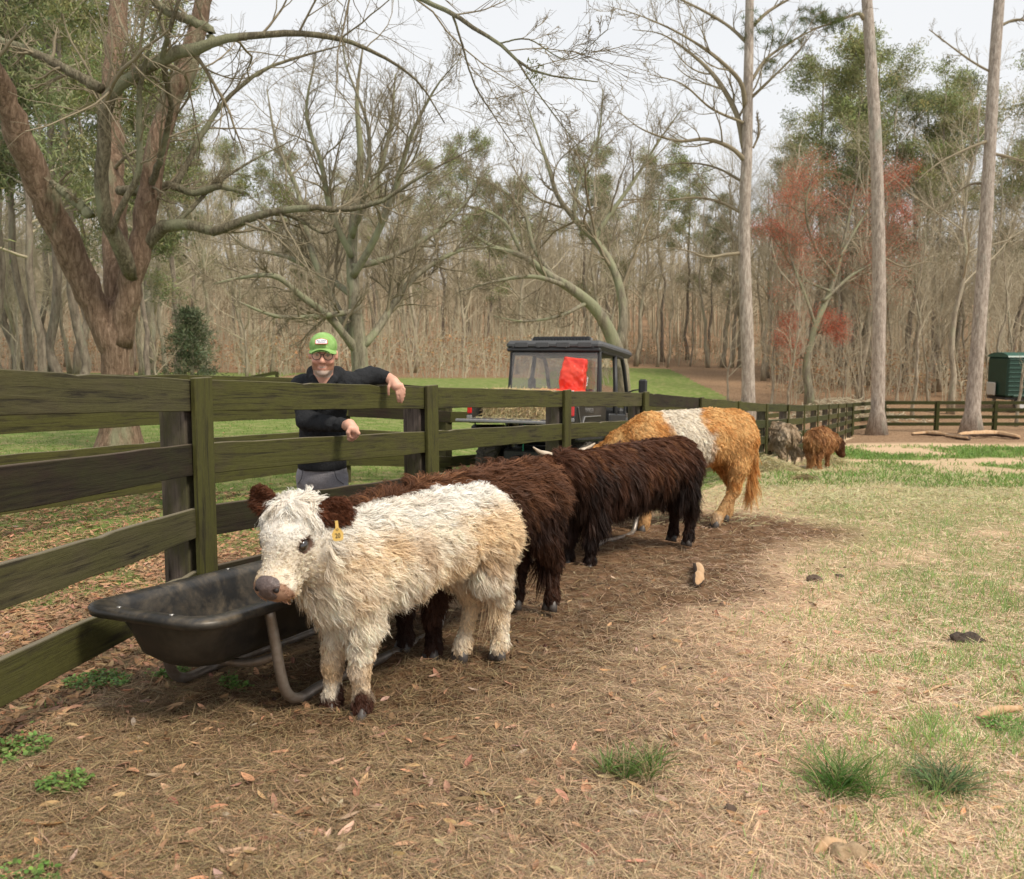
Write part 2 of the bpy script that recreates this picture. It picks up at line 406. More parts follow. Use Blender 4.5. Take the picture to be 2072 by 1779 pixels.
def leafw(x, y):
    side = fence1_side(x, y); nz = n2(x, y, .8, 31)
    ins = .5 * sstep(.9, -.6, side) * (1 - mudw(x, y)) + sstep(26, 31, y) * .9
    out = sstep(.35, .6, nz + .25 * (1 - sstep(4, 10, y))) * (1 - sstep(9, 12, y)) + sstep(28, 50, y)
    return np.clip(np.where(side > .1, ins, out), 0, 1)
# front fence joints (x, y) from the photograph: the last ones run to the far corner
def fp(u, Y): return [(u - CX) / F * Y, Y]
FP0 = [fp(-700, 1.75), fp(393, 4.25), fp(866, 6.14), fp(1140, 8.32), fp(1300, 10.0)]
x, y = FP0[-1]
for i in range(10): x += 2.6 * .44; y += 2.6 * .898; FP0.append([x, y])
FP = np.array(FP0)
def bumps(x, y):
    d = np.hypot(x, y); f = 1 - sstep(8, 25, d)
    m = mudw(x, y)
    return f * ((n2(x, y, 1.3, 5, 3) - .5) * .05 + (n2(x, y, 9, 6, 3) - .5) * (.018 + .045 * m)) + (1 - f) * (n2(x, y, .5, 8, 3) - .5) * .12 * (y > 0)
def terrain():
    n = 620; t = np.linspace(-1, 1, n)
    ys = np.concatenate([np.linspace(-8, 1.5, 30), 1.5 + (np.expm1(np.linspace(0, 1, n) * 6.2) / math.expm1(6.2)) * 420])
    wid = 3 + np.abs(ys) * 1.2
    s = t + 0 * t
    X = s[None] * wid[:, None]; Y = np.broadcast_to(ys[:, None], X.shape)
    Z = ground(X, Y) + bumps(X, Y)
    V = np.stack([X, Y, Z], -1).reshape(-1, 3); r, c = X.shape
    i = np.arange(r - 1)[:, None] * c; j = np.arange(c - 1)[None]
    Q = np.stack([i + j, i + j + 1, i + c + j + 1, i + c + j], -1).reshape(-1, 4)
    gwt = grassw(X, Y); gwt = np.where((fence1_side(X, Y) > .1) & (Y < 15), gwt * .62, gwt)
    C = np.stack([mudw(X, Y), gwt, leafw(X, Y)], -1).reshape(-1, 3)
    m, tt, b = newmat('ground'); a = tt.nodes.new('ShaderNodeAttribute'); a.attribute_name = 'Col'
    sp = tt.nodes.new('ShaderNodeSeparateColor'); tt.links.new(a.outputs['Color'], sp.inputs[0])
    ge = tt.nodes.new('ShaderNodeNewGeometry'); v = ge.outputs['Position']
    nb = noise_node(tt, mapping(tt, v, (1, 1, 1)), 3.0, 8, .7); nf = noise_node(tt, mapping(tt, v, (1, 1, 1)), 38, 8, .75, .6)
    nm = noise_node(tt, mapping(tt, v, (1, 1, 1)), 11, 6, .7, .4)
    nl = noise_node(tt, mapping(tt, v, (1, 1, 1)), .5, 4, .6)
    straw = ramp(tt, nf, [(.3, (.30, .18, .10)), (.48, (.58, .40, .25)), (.68, (.80, .62, .43))])
    straw = mixc(tt, ramp(tt, nl, [(.35, (0, 0, 0)), (.7, (.5, .5, .5))]), straw, (.46, .36, .22))
    mud = ramp(tt, nm, [(.35, (.068, .036, .018)), (.52, (.155, .086, .045)), (.7, (.26, .155, .085))])
    mud = mixc(tt, ramp(tt, nf, [(.5, (0, 0, 0)), (.75, (.5, .5, .5))]), mud, (.24, .155, .09))
    grass = ramp(tt, nf, [(.3, (.055, .085, .018)), (.5, (.13, .19, .04)), (.7, (.24, .30, .09))])
    grass = mixc(tt, ramp(tt, nb, [(.45, (0, 0, 0)), (.68, (.75, .75, .75))]), grass, (.36, .31, .15))
    leaf = ramp(tt, nm, [(.35, (.11, .065, .036)), (.5, (.28, .175, .10)), (.68, (.44, .31, .20))])
    def thr(ch, w):
        ad = tt.nodes.new('ShaderNodeMath'); ad.operation = 'MULTIPLY_ADD'; tt.links.new(nm, ad.inputs[0]); ad.inputs[1].default_value = w; tt.links.new(ch, ad.inputs[2])
        return ad.outputs[0]
    g1 = ramp(tt, thr(sp.outputs[2], .5), [(.55, (0, 0, 0)), (.95, (1, 1, 1))])
    c = mixc(tt, g1, straw, leaf)
    c = mixc(tt, ramp(tt, thr(sp.outputs[1], .5), [(.45, (0, 0, 0)), (.95, (1, 1, 1))]), c, grass)
    c = mixc(tt, ramp(tt, thr(sp.outputs[0], .5), [(.45, (0, 0, 0)), (1.0, (1, 1, 1))]), c, mud)
    tt.links.new(c, b.inputs['Base Color']); b.inputs['Roughness'].default_value = .95; b.inputs['Specular IOR Level'].default_value = .15
    hh = mixc(tt, .5, nf, nm)
    bumpn(tt, b, hh, .9, .03)
    o = mesh('ground', V, Q, m, smooth=True, col=C); tagp(o, kind='structure')
    return o
terrain()
def gsurf(x, y): return ground(x, y) + bumps(x, y)
def gpt(u, v, dz=.0): p = gp(u, v); p[2] = float(gsurf(np.array([p[0]]), np.array([p[1]]))[0]) + dz; return p
# ---------------------------------------------------------------- fences
def board(name, A, B, h, th, mat, parent, label=None, seed=0, n=28):
    """board from A to B (bottom edge, world), height h; its own object with local X along its length"""
    A = np.asarray(A, float); B = np.asarray(B, float); L = np.linalg.norm(B - A); ex = (B - A) / L
    ey = nrm(np.cross([0, 0, 1.], ex)); ez = np.cross(ex, ey)
    rg = np.random.default_rng(seed); xs = np.linspace(0, L, n)
    top = h + (vn(np.stack([xs * 5, xs * 0 + seed, xs * 0], -1)) - .5) * .006 + np.where(rg.random(n) > .93, -.008, 0)
    bot = (vn(np.stack([xs * 4, xs * 0 + seed + 7, xs * 0], -1)) - .5) * .008
    bow = (vn(np.stack([xs * .6, xs * 0 + seed + 3, xs * 0], -1)) - .5) * .012
    prof = []
    for k in range(n):
        t, b_, w = top[k], bot[k], bow[k]; c = .003
        prof.append([[xs[k], w - th / 2, b_ + c], [xs[k], w - th / 2 + c, b_], [xs[k], w + th / 2 - c, b_], [xs[k], w + th / 2, b_ + c],
                     [xs[k], w + th / 2, t - c], [xs[k], w + th / 2 - c, t], [xs[k], w - th / 2 + c, t], [xs[k], w - th / 2, t - c]])
    V = np.array(prof).reshape(-1, 3); i = np.arange(n - 1)[:, None] * 8; j = np.arange(8)[None]; j2 = (j + 1) % 8
    Q = np.stack([i + j, i + 8 + j, i + 8 + j2, i + j2], -1).reshape(-1, 4)
    o = mesh(name, V, [Q, np.arange(8)[None], (np.arange(8)[::-1] + (n - 1) * 8)[None]], mat, parent)
    Mx = Matrix((( *[ex[0], ey[0], ez[0]], A[0]), (ex[1], ey[1], ez[1], A[1]), (ex[2], ey[2], ez[2], A[2]), (0, 0, 0, 1)))
    pl = Vector(parent.location) if parent else Vector((0, 0, 0))
    o.matrix_local = Matrix.Translation(-pl) @ Mx
    if label: o['label'] = label
    return o
SP, RH, GAPB = .31, .15, .22       # rail pitch, rail height, gap below the lowest rail
def fence(label, pts, matf, postmat, batmat, side=1, battens=True, post_w=.14, nb=28, skip_first_post=False, gapfun=None, names=None, height_scale=1.0, nr=4, lift=0.0):
    pts = np.asarray(pts, float)
    root = thing('board_fence', label, 'fence', (pts[0][0], pts[0][1], gz(*pts[0])))
    n = len(pts); sd_ = 11
    P3 = [np.array([p[0], p[1], gz(p[0], p[1]) + lift]) for p in pts]
    for i in range(n - 1):
        for r in range(nr):
            z = (GAPB + SP * r) * height_scale
            mt, lb = matf(i, nr - 1 - r)
            A = P3[i] + [0, 0, z]; B = P3[i + 1] + [0, 0, z]; d = nrm(B - A)
            board('rail', A + d * .004, B - d * .004, RH * height_scale, .03, mt, root, lb, seed=sd_ * 31 + i * 7 + r, n=nb)
    for i in range(n):
        d = nrm((P3[min(i + 1, n - 1)] - P3[max(i - 1, 0)]) * [1, 1, 0]); nn = np.array([d[1], -d[0], 0]) * side
        H = (GAPB + SP * (nr - 1) + RH) * height_scale
        ang = math.atan2(d[1], d[0])
        # posts: local X runs up the post so the grain follows it
        lean = (vn(np.array([[i * 3.3, 5.1, .7], [i * 2.1, 1.1, 4.7]])) - .5) * .03
        def up(name, c, w, th, z0, z1, mt):
            mb = MB(); mb.box(((z0 + z1) / 2, 0, 0), (z1 - z0, w, th), bev=.004)
            o = mb.build(name, mt, root); ex = nrm(np.array([lean[0], lean[1], 1.])); ey = nrm(d - ex * (d @ ex)); ez = np.cross(ex, ey)
            c = c - P3[0] + [0, 0, lift] if False else c - np.array([root.location[0], root.location[1], root.location[2]])
            o.matrix_local = Matrix(((ex[0], ey[0], ez[0], c[0]), (ex[1], ey[1], ez[1], c[1]), (ex[2], ey[2], ez[2], c[2]), (0, 0, 0, 1)))
            return o
        if not (skip_first_post and i == 0):
            up('post', P3[i] - nn * (.018 + post_w / 2), post_w, post_w, -.25, H - .03, postmat)
            if battens: up('batten', P3[i] + nn * (.018 + .016), .145, .028, .03, H + .012, batmat)
    return root
def mf1(i, r):
    if i == 0: return [(M_MOSS2, 'mossy rail with dark weathered streaks'), (M_DARK, 'dark brown rail'), (M_MOSS2, None), (M_MOSS, None)][r]
    if i == 1: return [(M_MOSS, None), (M_MOSS, None), (M_DARK, 'dark brown rail'), (M_DARK, 'dark brown rail')][r]
    if i == 3 and r == 0: return (M_MOSS2, None)
    if i == 4 and r == 0: return (M_DARK, 'dark brown rail')
    if i >= 6: return (M_FAR, None) if (i + r) % 3 else (M_MOSS, None)
    return (M_MOSS, None)
fence('long mossy green board fence behind the cattle, with a person leaning on it', FP, mf1, M_POST, M_MOSS)
corner = FP[-1]
bk = [corner + np.array([.5, 1.2])] + [[(u - CX) / F * 38.2, 38.2] for u in (1791, 1899, 2017, 2140)]
fence('dark four-rail board fence crossing behind the tall pine trunks at right', bk, lambda i, r: (M_FAR, None), M_FAR, M_FAR, nb=10, battens=True)
f2 = [[-5.6, 3.3], [-4.15, 6.1], [-3.12, 8.45], [-2.06, 10.95], [-.85, 11.95], [.1, 14.6], [1.7, 17.0], [3.1, 19.0], [4.4, 21], [5.6, 23.4], [6.9, 25.8], [8.2, 28.2], [9.5, 30.6]]
fence('second mossy board fence parallel behind the man and the utility vehicle', f2, lambda i, r: (M_DARK, 'dark rail') if (i in (3,) and r < 2) else (M_MOSS, None), M_MOSS2, M_MOSS, side=1, battens=False, nb=14, post_w=.15)
f3 = [[-23 + i * 2.6, 33 + .9 * i] for i in range(6)]
fence('small distant dark fence on the lawn left of the forked oak', f3, lambda i, r: (M_FAR, None), M_FAR, M_FAR, battens=False, nb=6)
# ---------------------------------------------------------------- trees
RG = np.random.default_rng(42)
def grow(P, R, nch, lr, ang=(.5, 1.1), wig=.18, grav=0.0, nseg=6, tmin=.25, rr=.55, tipr=.25, rg=None, minr=.002, phot=0.0, lenabs=None):
    """children of every parent path. P (B,k,3), R (B,k)"""
    rg = rg or RG; B, k, _ = P.shape; T = frames(P)
    L = np.linalg.norm(np.diff(P, axis=1), axis=2).sum(1)
    t = tmin + (1 - tmin) * (np.arange(nch)[None] + rg.random((B, nch))) / nch; t = np.clip(t, 0, .999)
    x = t * (k - 1); i = np.minimum(x.astype(int), k - 2); f = (x - i)[..., None]; b = np.arange(B)[:, None]
    p0 = P[b, i] * (1 - f) + P[b, i + 1] * f; d = T[b, i]; r = (R[b, i] * (1 - f[..., 0]) + R[b, i + 1] * f[..., 0]) * rr
    a = rg.uniform(*ang, (B, nch)); rnd = rg.normal(size=(B, nch, 3)); side = nrm(rnd - d * (rnd * d).sum(-1, keepdims=True))
    side = nrm(side + np.array([0, 0, phot])); side = nrm(side - d * (side * d).sum(-1, keepdims=True))
    dr = nrm(d * np.cos(a)[..., None] + side * np.sin(a)[..., None])
    ln = L[:, None] * lr * (1.15 - .75 * t) * rg.uniform(.55, 1.25, (B, nch))
    if lenabs: ln = rg.uniform(*lenabs, (B, nch)) * (1.1 - .5 * t)
    N = B * nch; dr = dr.reshape(N, 3); p0 = p0.reshape(N, 3); ln = ln.reshape(N); r = np.maximum(r.reshape(N), minr)
    out = np.zeros((N, nseg + 1, 3)); out[:, 0] = p0; cur = dr
    drift = rg.normal(size=(N, 3)) * wig * .5
    for s in range(nseg):
        cur = nrm(cur + rg.normal(size=(N, 3)) * wig + drift + np.array([0, 0, grav])); out[:, s + 1] = out[:, s] + cur * (ln / nseg)[:, None]
    rad = r[:, None] * np.linspace(1, tipr, nseg + 1)[None]
    return out, np.maximum(rad, minr * .6)
def limbs3(specs, Y0, n=22):
    """specs: list of limbs; each [(u,v,dY,r),...] -> arrays resampled (B,n,3),(B,n) in world coordinates"""
    Ps, Rs = [], []
    for sp in specs:
        K = np.array([[*at(u, v, Y0 + dy), r] for (u, v, dy, r) in sp]); K = catmull(K, n); Ps.append(K[:, :3]); Rs.append(np.maximum(K[:, 3], .004))
    return np.array(Ps), np.array(Rs)
def build_tree(label, cat_name, base, trunkP, trunkR, crown, tmat, cmat, name='tree', group=None, tn=14, amp=.12, cat='tree', sides=None):
    root = thing(name, label, cat, base, 0, group)
    b = np.asarray(base, float)
    V, Q = rough_tube(trunkP, trunkR, tn, amp, 3.0)
    mesh('trunk', V - b, Q, tmat, root, smooth=True)
    mb = MB()
    for (P, R, n) in crown:
        V, Q = tubes(P, R, n); mb.add(V - b, Q)
    if crown: mb.build('crown', cmat, root, smooth=True)
    return root
def flare(P, R, h=.7, k=1.7):
    """root flare near the ground"""
    z = P[0, :, 2] - P[0, 0, 2]; R[0] *= 1 + (k - 1) * np.exp(-np.maximum(z, 0) / h * 3); return R
# --- big forked oak at left
Yb = 13.0; ob = at(243, 905, Yb); ob[2] = gz(ob[0], ob[1])
tr = [[(243, 915, 0, .28), (241, 850, 0, .25), (238, 760, 0, .225), (236, 690, 0, .23), (238, 650, 0, .20), (244, 615, 0, .14)]]
P0, R0 = limbs3(tr, Yb, 30); P0[0, 0, 2] -= .1; R0 = flare(P0, R0, .8, 1.6)
main = [
 [(234, 735, 0, .15), (205, 655, -.1, .18), (170, 570, -.2, .20), (115, 455, -.5, .195), (60, 330, -.9, .18), (5, 190, -1.4, .155), (-60, 40, -2, .15), (-120, -160, -2.6, .11)],
 [(238, 690, .1, .16), (238, 600, .3, .18), (232, 480, .6, .18), (228, 350, .9, .165), (226, 200, 1.2, .15), (240, 20, 1.6, .14), (250, -200, 2, .09)],
 [(243, 700, -.05, .17), (260, 600, -.1, .17), (280, 520, -.15, .165), (300, 400, -.1, .16), (318, 300, 0, .15), (340, 225, .1, .145), (382, 120, .2, .14), (412, 0, .3, .115), (440, -160, .4, .07)],
 [(268, 560, -.2, .135), (246, 505, -.5, .125), (214, 440, -.8, .115), (205, 380, -.95, .11), (207, 300, -1.1, .105), (216, 210, -1.2, .10), (250, 165, -1.3, .095), (300, 135, -1.35, .09), (360, 103, -1.4, .09), (412, 100, -1.4, .085), (436, 84, -1.4, .065), (500, 74, -1.3, .055), (590, 68, -1.2, .048), (660, 74, -1.0, .04), (740, 98, -.8, .03), (840, 160, -.6, .018), (900, 250, -.4, .009)],
 [(428, 92, -1.4, .07), (425, 62, -1.4, .068), (395, 45, -1.5, .066), (345, 26, -1.6, .06), (310, 0, -1.7, .055), (290, -60, -1.8, .045)],
 [(205, 180, -1.2, .085), (160, 155, -1.2, .075), (100, 122, -1.1, .07), (40, 95, -1.0, .06), (-40, 70, -1, .05)],
 [(182, 436, -.8, .08), (150, 405, -.85, .075), (120, 382, -.9, .06), (104, 366, -.95, .035)],
 [(292, 505, -.1, .12), (318, 470, -.2, .115), (345, 456, -.25, .10), (395, 458, -.3, .085), (430, 468, -.35, .08), (480, 452, -.4, .07), (550, 430, -.5, .06), (620, 420, -.6, .055), (700, 424, -.7, .045), (770, 408, -.8, .035), (830, 370, -.9, .027), (900, 330, -1, .016), (960, 300, -1, .008)],
 [(520, 434, -.45, .045), (570, 432, -.4, .042), (610, 446, -.4, .036), (650, 470, -.4, .03), (680, 464, -.4, .024)],
 [(240, 385, .3, .08), (300, 385, .1, .085), (345, 376, 0, .07), (390, 390, 0, .06), (450, 378, 0, .05), (505, 394, 0, .025)],
 [(350, 375, 0, .055), (372, 345, .1, .05), (410, 270, .3, .045), (455, 205, .5, .04), (520, 150, .7, .032), (590, 120, .9, .024), (700, 90, 1.1, .01)],
 [(350, 455, -.2, .045), (390, 420, 0, .035), (440, 370, .2, .028), (520, 320, .5, .018), (600, 280, .8, .009)],
 [(300, 400, 0, .06), (330, 300, -.5, .05), (345, 210, -.9, .045), (330, 120, -1.4, .04), (350, 40, -1.8, .03), (380, -60, -2, .02)],
 [(225, 470, -.75, .05), (245, 420, -.9, .05), (280, 350, -1, .048), (282, 250, -1.2, .042), (285, 170, -1.4, .035), (305, 90, -1.7, .025), (330, 10, -2, .015)],
 [(470, -300, 0, .08), (600, -160, -1.0, .06), (740, -60, -2.2, .045), (840, -8, -2.8, .034), (905, 22, -3.1, .03), (960, 58, -3.3, .026), (1010, 88, -3.5, .022), (1050, 125, -3.6, .018), (1100, 150, -3.7, .013), (1210, 166, -3.8, .006)],
 [(915, 27, -3.1, .016), (935, 90, -3.1, .014), (960, 170, -3.0, .012), (1000, 235, -2.9, .009), (1050, 310, -2.8, .005)],
 [(1045, 122, -3.6, .012), (1090, 190, -3.7, .009), (1150, 270, -3.8, .006), (1200, 340, -3.9, .003)],
 [(1010, 88, -3.5, .01), (1070, 80, -3.7, .009), (1150, 120, -3.9, .006), (1230, 60, -4.1, .003)],
]
P1, R1 = limbs3(main, Yb, 34); R1[3:] *= .85
thick = [0, 1, 2]; limbI = list(range(3, len(main)))
P1[:, 1:-1] += RG.normal(size=P1[:, 1:-1].shape) * np.minimum(R1[:, 1:-1, None] * .12, .02)
oak = thing('oak_tree', 'big bare forked oak with three reddish brown stems behind the fence at left', 'tree', ob)
mb = MB(); V, Q = rough_tube(P0, R0, 26, .10, 4.0); mb.add(V - ob, Q); V, Q = rough_tube(P1[thick], R1[thick], 18, .08, 4.0); mb.add(V - ob, Q)
mb.build('trunk', M_OAK, oak, smooth=True)
mb = MB()
for i in limbI:
    V, Q = rough_tube(P1[i:i + 1], R1[i:i + 1], 10, .14, 6.0); mb.add(V - ob, Q)
mb.build('limb', M_OAKLIMB, oak, smooth=True)
mb = MB()
c1 = grow(P1[3:], R1[3:], 12, .34, (.5, 1.2), .13, .05, 8, .2, .40, .3, minr=.004)
c1b = grow(P1[:3], R1[:3], 8, .22, (.5, 1.1), .14, .05, 8, .35, .2, .3, minr=.006)
c2 = grow(*c1, 8, .62, (.35, .95), .13, .04, 6, .15, .55, .4, minr=.003)
c2b = grow(*c1b, 8, .5, (.4, 1.1), .2, .0, 5, .15, .5, .4, minr=.003)
c3 = grow(*c2, 4, .65, (.35, .9), .16, .0, 4, .2, .6, .5, minr=.0025)
c3b = grow(*c2b, 4, .55, (.4, 1.0), .22, .0, 4, .2, .6, .5, minr=.0025)
for (P, R), n in ((c1, 5), (c1b, 5), (c2, 4), (c2b, 4), (c3, 3), (c3b, 3)):
    V, Q = tubes(P, R, n); mb.add(V - ob, Q)
mb.build('crown', M_TWIG, oak, smooth=True)
# mistletoe-like green clumps on the oak
mlc = MB()
for (u, v, dy, r) in ((290, 130, -1.2, .38), (500, 378, 0, .2), (1080, 145, -3.6, .14), (250, 215, -1.0, .3), (570, 400, -.3, .2)):
    c = at(u, v, Yb + dy); n = int(900 * (r / .38) ** 2); p = c + nrm(RG.normal(size=(n, 3))) * (RG.random((n, 1)) ** .5) * r
    V, Q, C = blades(p, nrm(RG.normal(size=(n, 3)) + [0, 0, -.3]), RG.uniform(.03, .06, n), RG.uniform(.008, .014, n), RG, tint((.16, .17, .045), n, RG))
    mlc.add(V - ob, Q, C)
mlc.build('leaf_clumps', M_GRASS, oak)['kind'] = 'stuff'
# --- generic bare tree skeleton in local space
def bare(h, r, rg, spread=.55, nl=14, n2_=8, n3=6, n4=0, lean=0.0, first=.25, up=.5, wig=.12, lr=.5):
    k = 16; t = np.linspace(0, 1, k); T = np.zeros((1, k, 3)); T[0, :, 2] = t * h
    T[0, :, 0] = np.cumsum(rg.normal(size=k) * h * .008) + lean * t * h; T[0, :, 1] = np.cumsum(rg.normal(size=k) * h * .008); T[0] -= [T[0, 0, 0], T[0, 0, 1], 0]
    R = (r * .82 * (1 - t * .8))[None].copy(); R[0, :2] *= [1.45, 1.1]
    a = grow(T, R, nl, lr, (spread * .8, spread * 1.5), wig, up * .12, 9, first, .5, .2, rg, .01)
    b = grow(*a, n2_, .58, (.35, .9), .14, .06, 6, .15, .5, .3, rg, .006)
    c = grow(*b, n3, .6, (.35, .9), .16, .04, 4, .15, .6, .5, rg, .005)
    out = [(a[0], a[1], 5), (b[0], b[1], 3), (c[0], c[1], 3)]
    if n4: d = grow(*c, n4, .6, (.4, 1.0), .2, 0, 3, .15, .7, .6, rg, .004); out.append((d[0], d[1], 3))
    return T, R, out
def local_tree(name, label, cat, T, R, out, tmat, cmat, group=None, extra=None, tn=10):
    root = thing(name, label, cat, (0, 0, 0), 0, group)
    V, Q = rough_tube(T, R, tn, .1, 2.0); mesh('trunk', V, Q, tmat, root, smooth=True)
    mb = MB()
    for P, Rr, n in out: V, Q = tubes(P, Rr, n); mb.add(V, Q)
    mb.build('crown', cmat, root, smooth=True)
    return root
# --- spreading bare oak behind the man
def hero(label, Y0, trunk, limbs, nn, tmat, lmat, cmat=M_TWIG, name='oak_tree', c=(9, 7, 4), lr=.35, rg=None, minr=.004, up=.03):
    rg = rg or RG
    P, R = limbs3(trunk, Y0, 26); b = P[0, 0].copy(); b[2] = gz(b[0], b[1]); P[0, 0, 2] = b[2] - .15; R = flare(P, R, .7, 1.6)
    root = thing(name, label, 'tree', b); V, Q = rough_tube(P, R, 14, .1, 4.0); mesh('trunk', V - b, Q, tmat, root, smooth=True)
    P2, R2 = limbs3(limbs, Y0, 26); mb = MB(); V, Q = rough_tube(P2, R2, 8, .14, 5.0); mb.add(V - b, Q); mb.build('limb', lmat, root, smooth=True)
    PA = np.concatenate([P2]); RA = R2
    a = grow(PA, RA, c[0], lr * 1.12, (.4, 1.05), .12, up + .03, 9, .15, .45, .3, rg, minr * 1.6); b2 = grow(*a, c[1], .62, (.35, .95), .13, .05, 6, .12, .55, .4, rg, minr); c3 = grow(*b2, c[2] - 1, .68, (.35, .9), .15, .02, 5, .15, .6, .5, rg, minr * .9)
    mb = MB()
    for (p, r), n in ((a, 4), (b2, 3), (c3, 3)): V, Q = tubes(p, r, n); mb.add(V - b, Q)
    mb.build('crown', cmat, root, smooth=True)
    return root, b, c3
hero('spreading grey bare oak directly behind the man in the green cap', 23,
 [[(735, 828, 0, .26), (730, 770, 0, .22), (726, 700, 0, .21), (718, 620, 0, .17), (712, 520, .2, .14), (718, 420, .3, .11), (730, 320, .4, .09), (722, 200, .4, .05), (735, 90, .3, .02)]],
 [[(722, 712, 0, .12), (700, 682, -.3, .11), (665, 640, -.6, .10), (610, 600, -1, .085), (560, 560, -1.4, .07), (500, 560, -1.8, .04), (430, 575, -2, .02)],
  [(716, 690, 0, .12), (690, 640, .3, .11), (650, 560, .6, .1), (620, 470, .9, .08), (600, 380, 1.2, .06), (560, 290, 1.4, .04), (540, 180, 1.5, .015)],
  [(735, 700, 0, .12), (765, 665, .3, .11), (800, 610, .6, .1), (840, 560, .9, .08), (900, 520, 1.2, .06), (960, 500, 1.5, .03), (1020, 505, 1.8, .015)],
  [(714, 560, 0, .10), (760, 480, -.4, .09), (800, 380, -.8, .07), (830, 280, -1.1, .05), (880, 180, -1.4, .025), (930, 120, -1.6, .01)],
  [(712, 520, 0, .09), (670, 430, -.4, .08), (650, 330, -.8, .06), (620, 230, -1, .04), (640, 110, -1.2, .015)],
  [(722, 450, 0, .08), (760, 370, .5, .07), (790, 260, .9, .05), (800, 150, 1.1, .02)],
  [(715, 600, 0, .09), (660, 560, 1, .08), (580, 520, 1.5, .06), (500, 500, 2, .04), (440, 450, 2.2, .015)],
  [(714, 540, 0, .09), (790, 520, 1, .08), (880, 470, 1.5, .06), (950, 400, 2, .035), (990, 330, 2.2, .012)],
  [(720, 630, 0, .08), (640, 640, -1.2, .06), (560, 640, -1.8, .045), (480, 610, -2.2, .02)],
  [(712, 480, 0, .08), (740, 380, -.8, .06), (745, 260, -1.2, .045), (700, 130, -1.4, .02), (690, 40, -1.5, .01)]],
 0, M_GREYOAK, M_GREYOAK, c=(16, 10, 7), minr=.005)
# --- leaning tree behind the vehicle
hero('leaning bare oak arching over behind the utility vehicle', 30,
 [[(1262, 760, 0, .26), (1245, 700, 0, .24), (1222, 650, -.1, .21), (1195, 615, -.2, .19), (1150, 580, -.3, .16), (1115, 560, -.4, .14), (1060, 520, -.5, .10), (1000, 500, -.6, .07), (950, 470, -.7, .04)]],
 [[(1252, 705, .3, .2), (1262, 640, .5, .16), (1248, 560, .6, .14), (1215, 500, .8, .13), (1170, 450, 1, .11), (1130, 400, 1.2, .09), (1110, 340, 1.4, .06), (1080, 250, 1.6, .03), (1050, 170, 1.8, .01)],
  [(1200, 490, .9, .1), (1230, 440, 1, .08), (1280, 370, 1.2, .06), (1330, 290, 1.4, .04), (1380, 220, 1.5, .015)],
  [(1150, 580, -.3, .09), (1080, 560, -1, .07), (1000, 570, -1.5, .045), (930, 590, -2, .02)],
  [(1120, 562, -.4, .10), (1080, 500, 0, .08), (1060, 430, .4, .06), (1010, 380, .6, .04), (940, 350, .8, .015)],
  [(1160, 445, 1, .08), (1170, 370, 1, .06), (1210, 280, 1, .04), (1220, 180, 1, .015)],
  [(1190, 612, -.2, .08), (1130, 640, -1, .05), (1060, 650, -1.5, .03), (1000, 640, -2, .015)],
  [(1060, 520, -.5, .07), (1020, 450, -.5, .06), (960, 420, -.6, .04), (880, 420, -.7, .015)]],
 0, M_GREYOAK, M_GREYOAK, c=(14, 9, 7), minr=.006)
# --- tall pines in the pasture
def pine_trunk(label, Y0, trunk, limbs, c=(6, 6, 3), lr=.3, tuft=None):
    trunk = [[(u, v, d, r * .84) for (u, v, d, r) in trunk[0]]]
    root, b, tw = hero(label, Y0, trunk, limbs, 0, M_PINE, M_TWIG, c=c, lr=lr, name='pine_tree', minr=.006, up=.08)
    if tuft:
        T = []
        for (u, v, dy, r, n) in tuft:
            cc = at(u, v, Y0 + dy); T.append(cc + RG.normal(size=(n, 3)) * r * [1, .8, .35])
        T = np.concatenate(T); needles('needles', T - b, root, .16, 34, (.10, .125, .035))
    return root, b, tw
def needles(name, cen, root, ln, per, col, rg=None, w=.008, up=.25):
    rg = rg or RG; n = len(cen) * per; p = np.repeat(cen, per, axis=0) + rg.normal(size=(n, 3)) * ln * .12
    d = nrm(rg.normal(size=(n, 3)) + [0, 0, up]); C = tint(col, len(cen), rg, .35, .08); C = np.repeat(C, per, axis=0)
    V, Q, C = blades(p, d, rg.uniform(.7, 1.1, n) * ln, np.full(n, w), rg, C); return mesh(name, V, Q, M_NEEDLE, root, col=C)
Y1 = 24.5
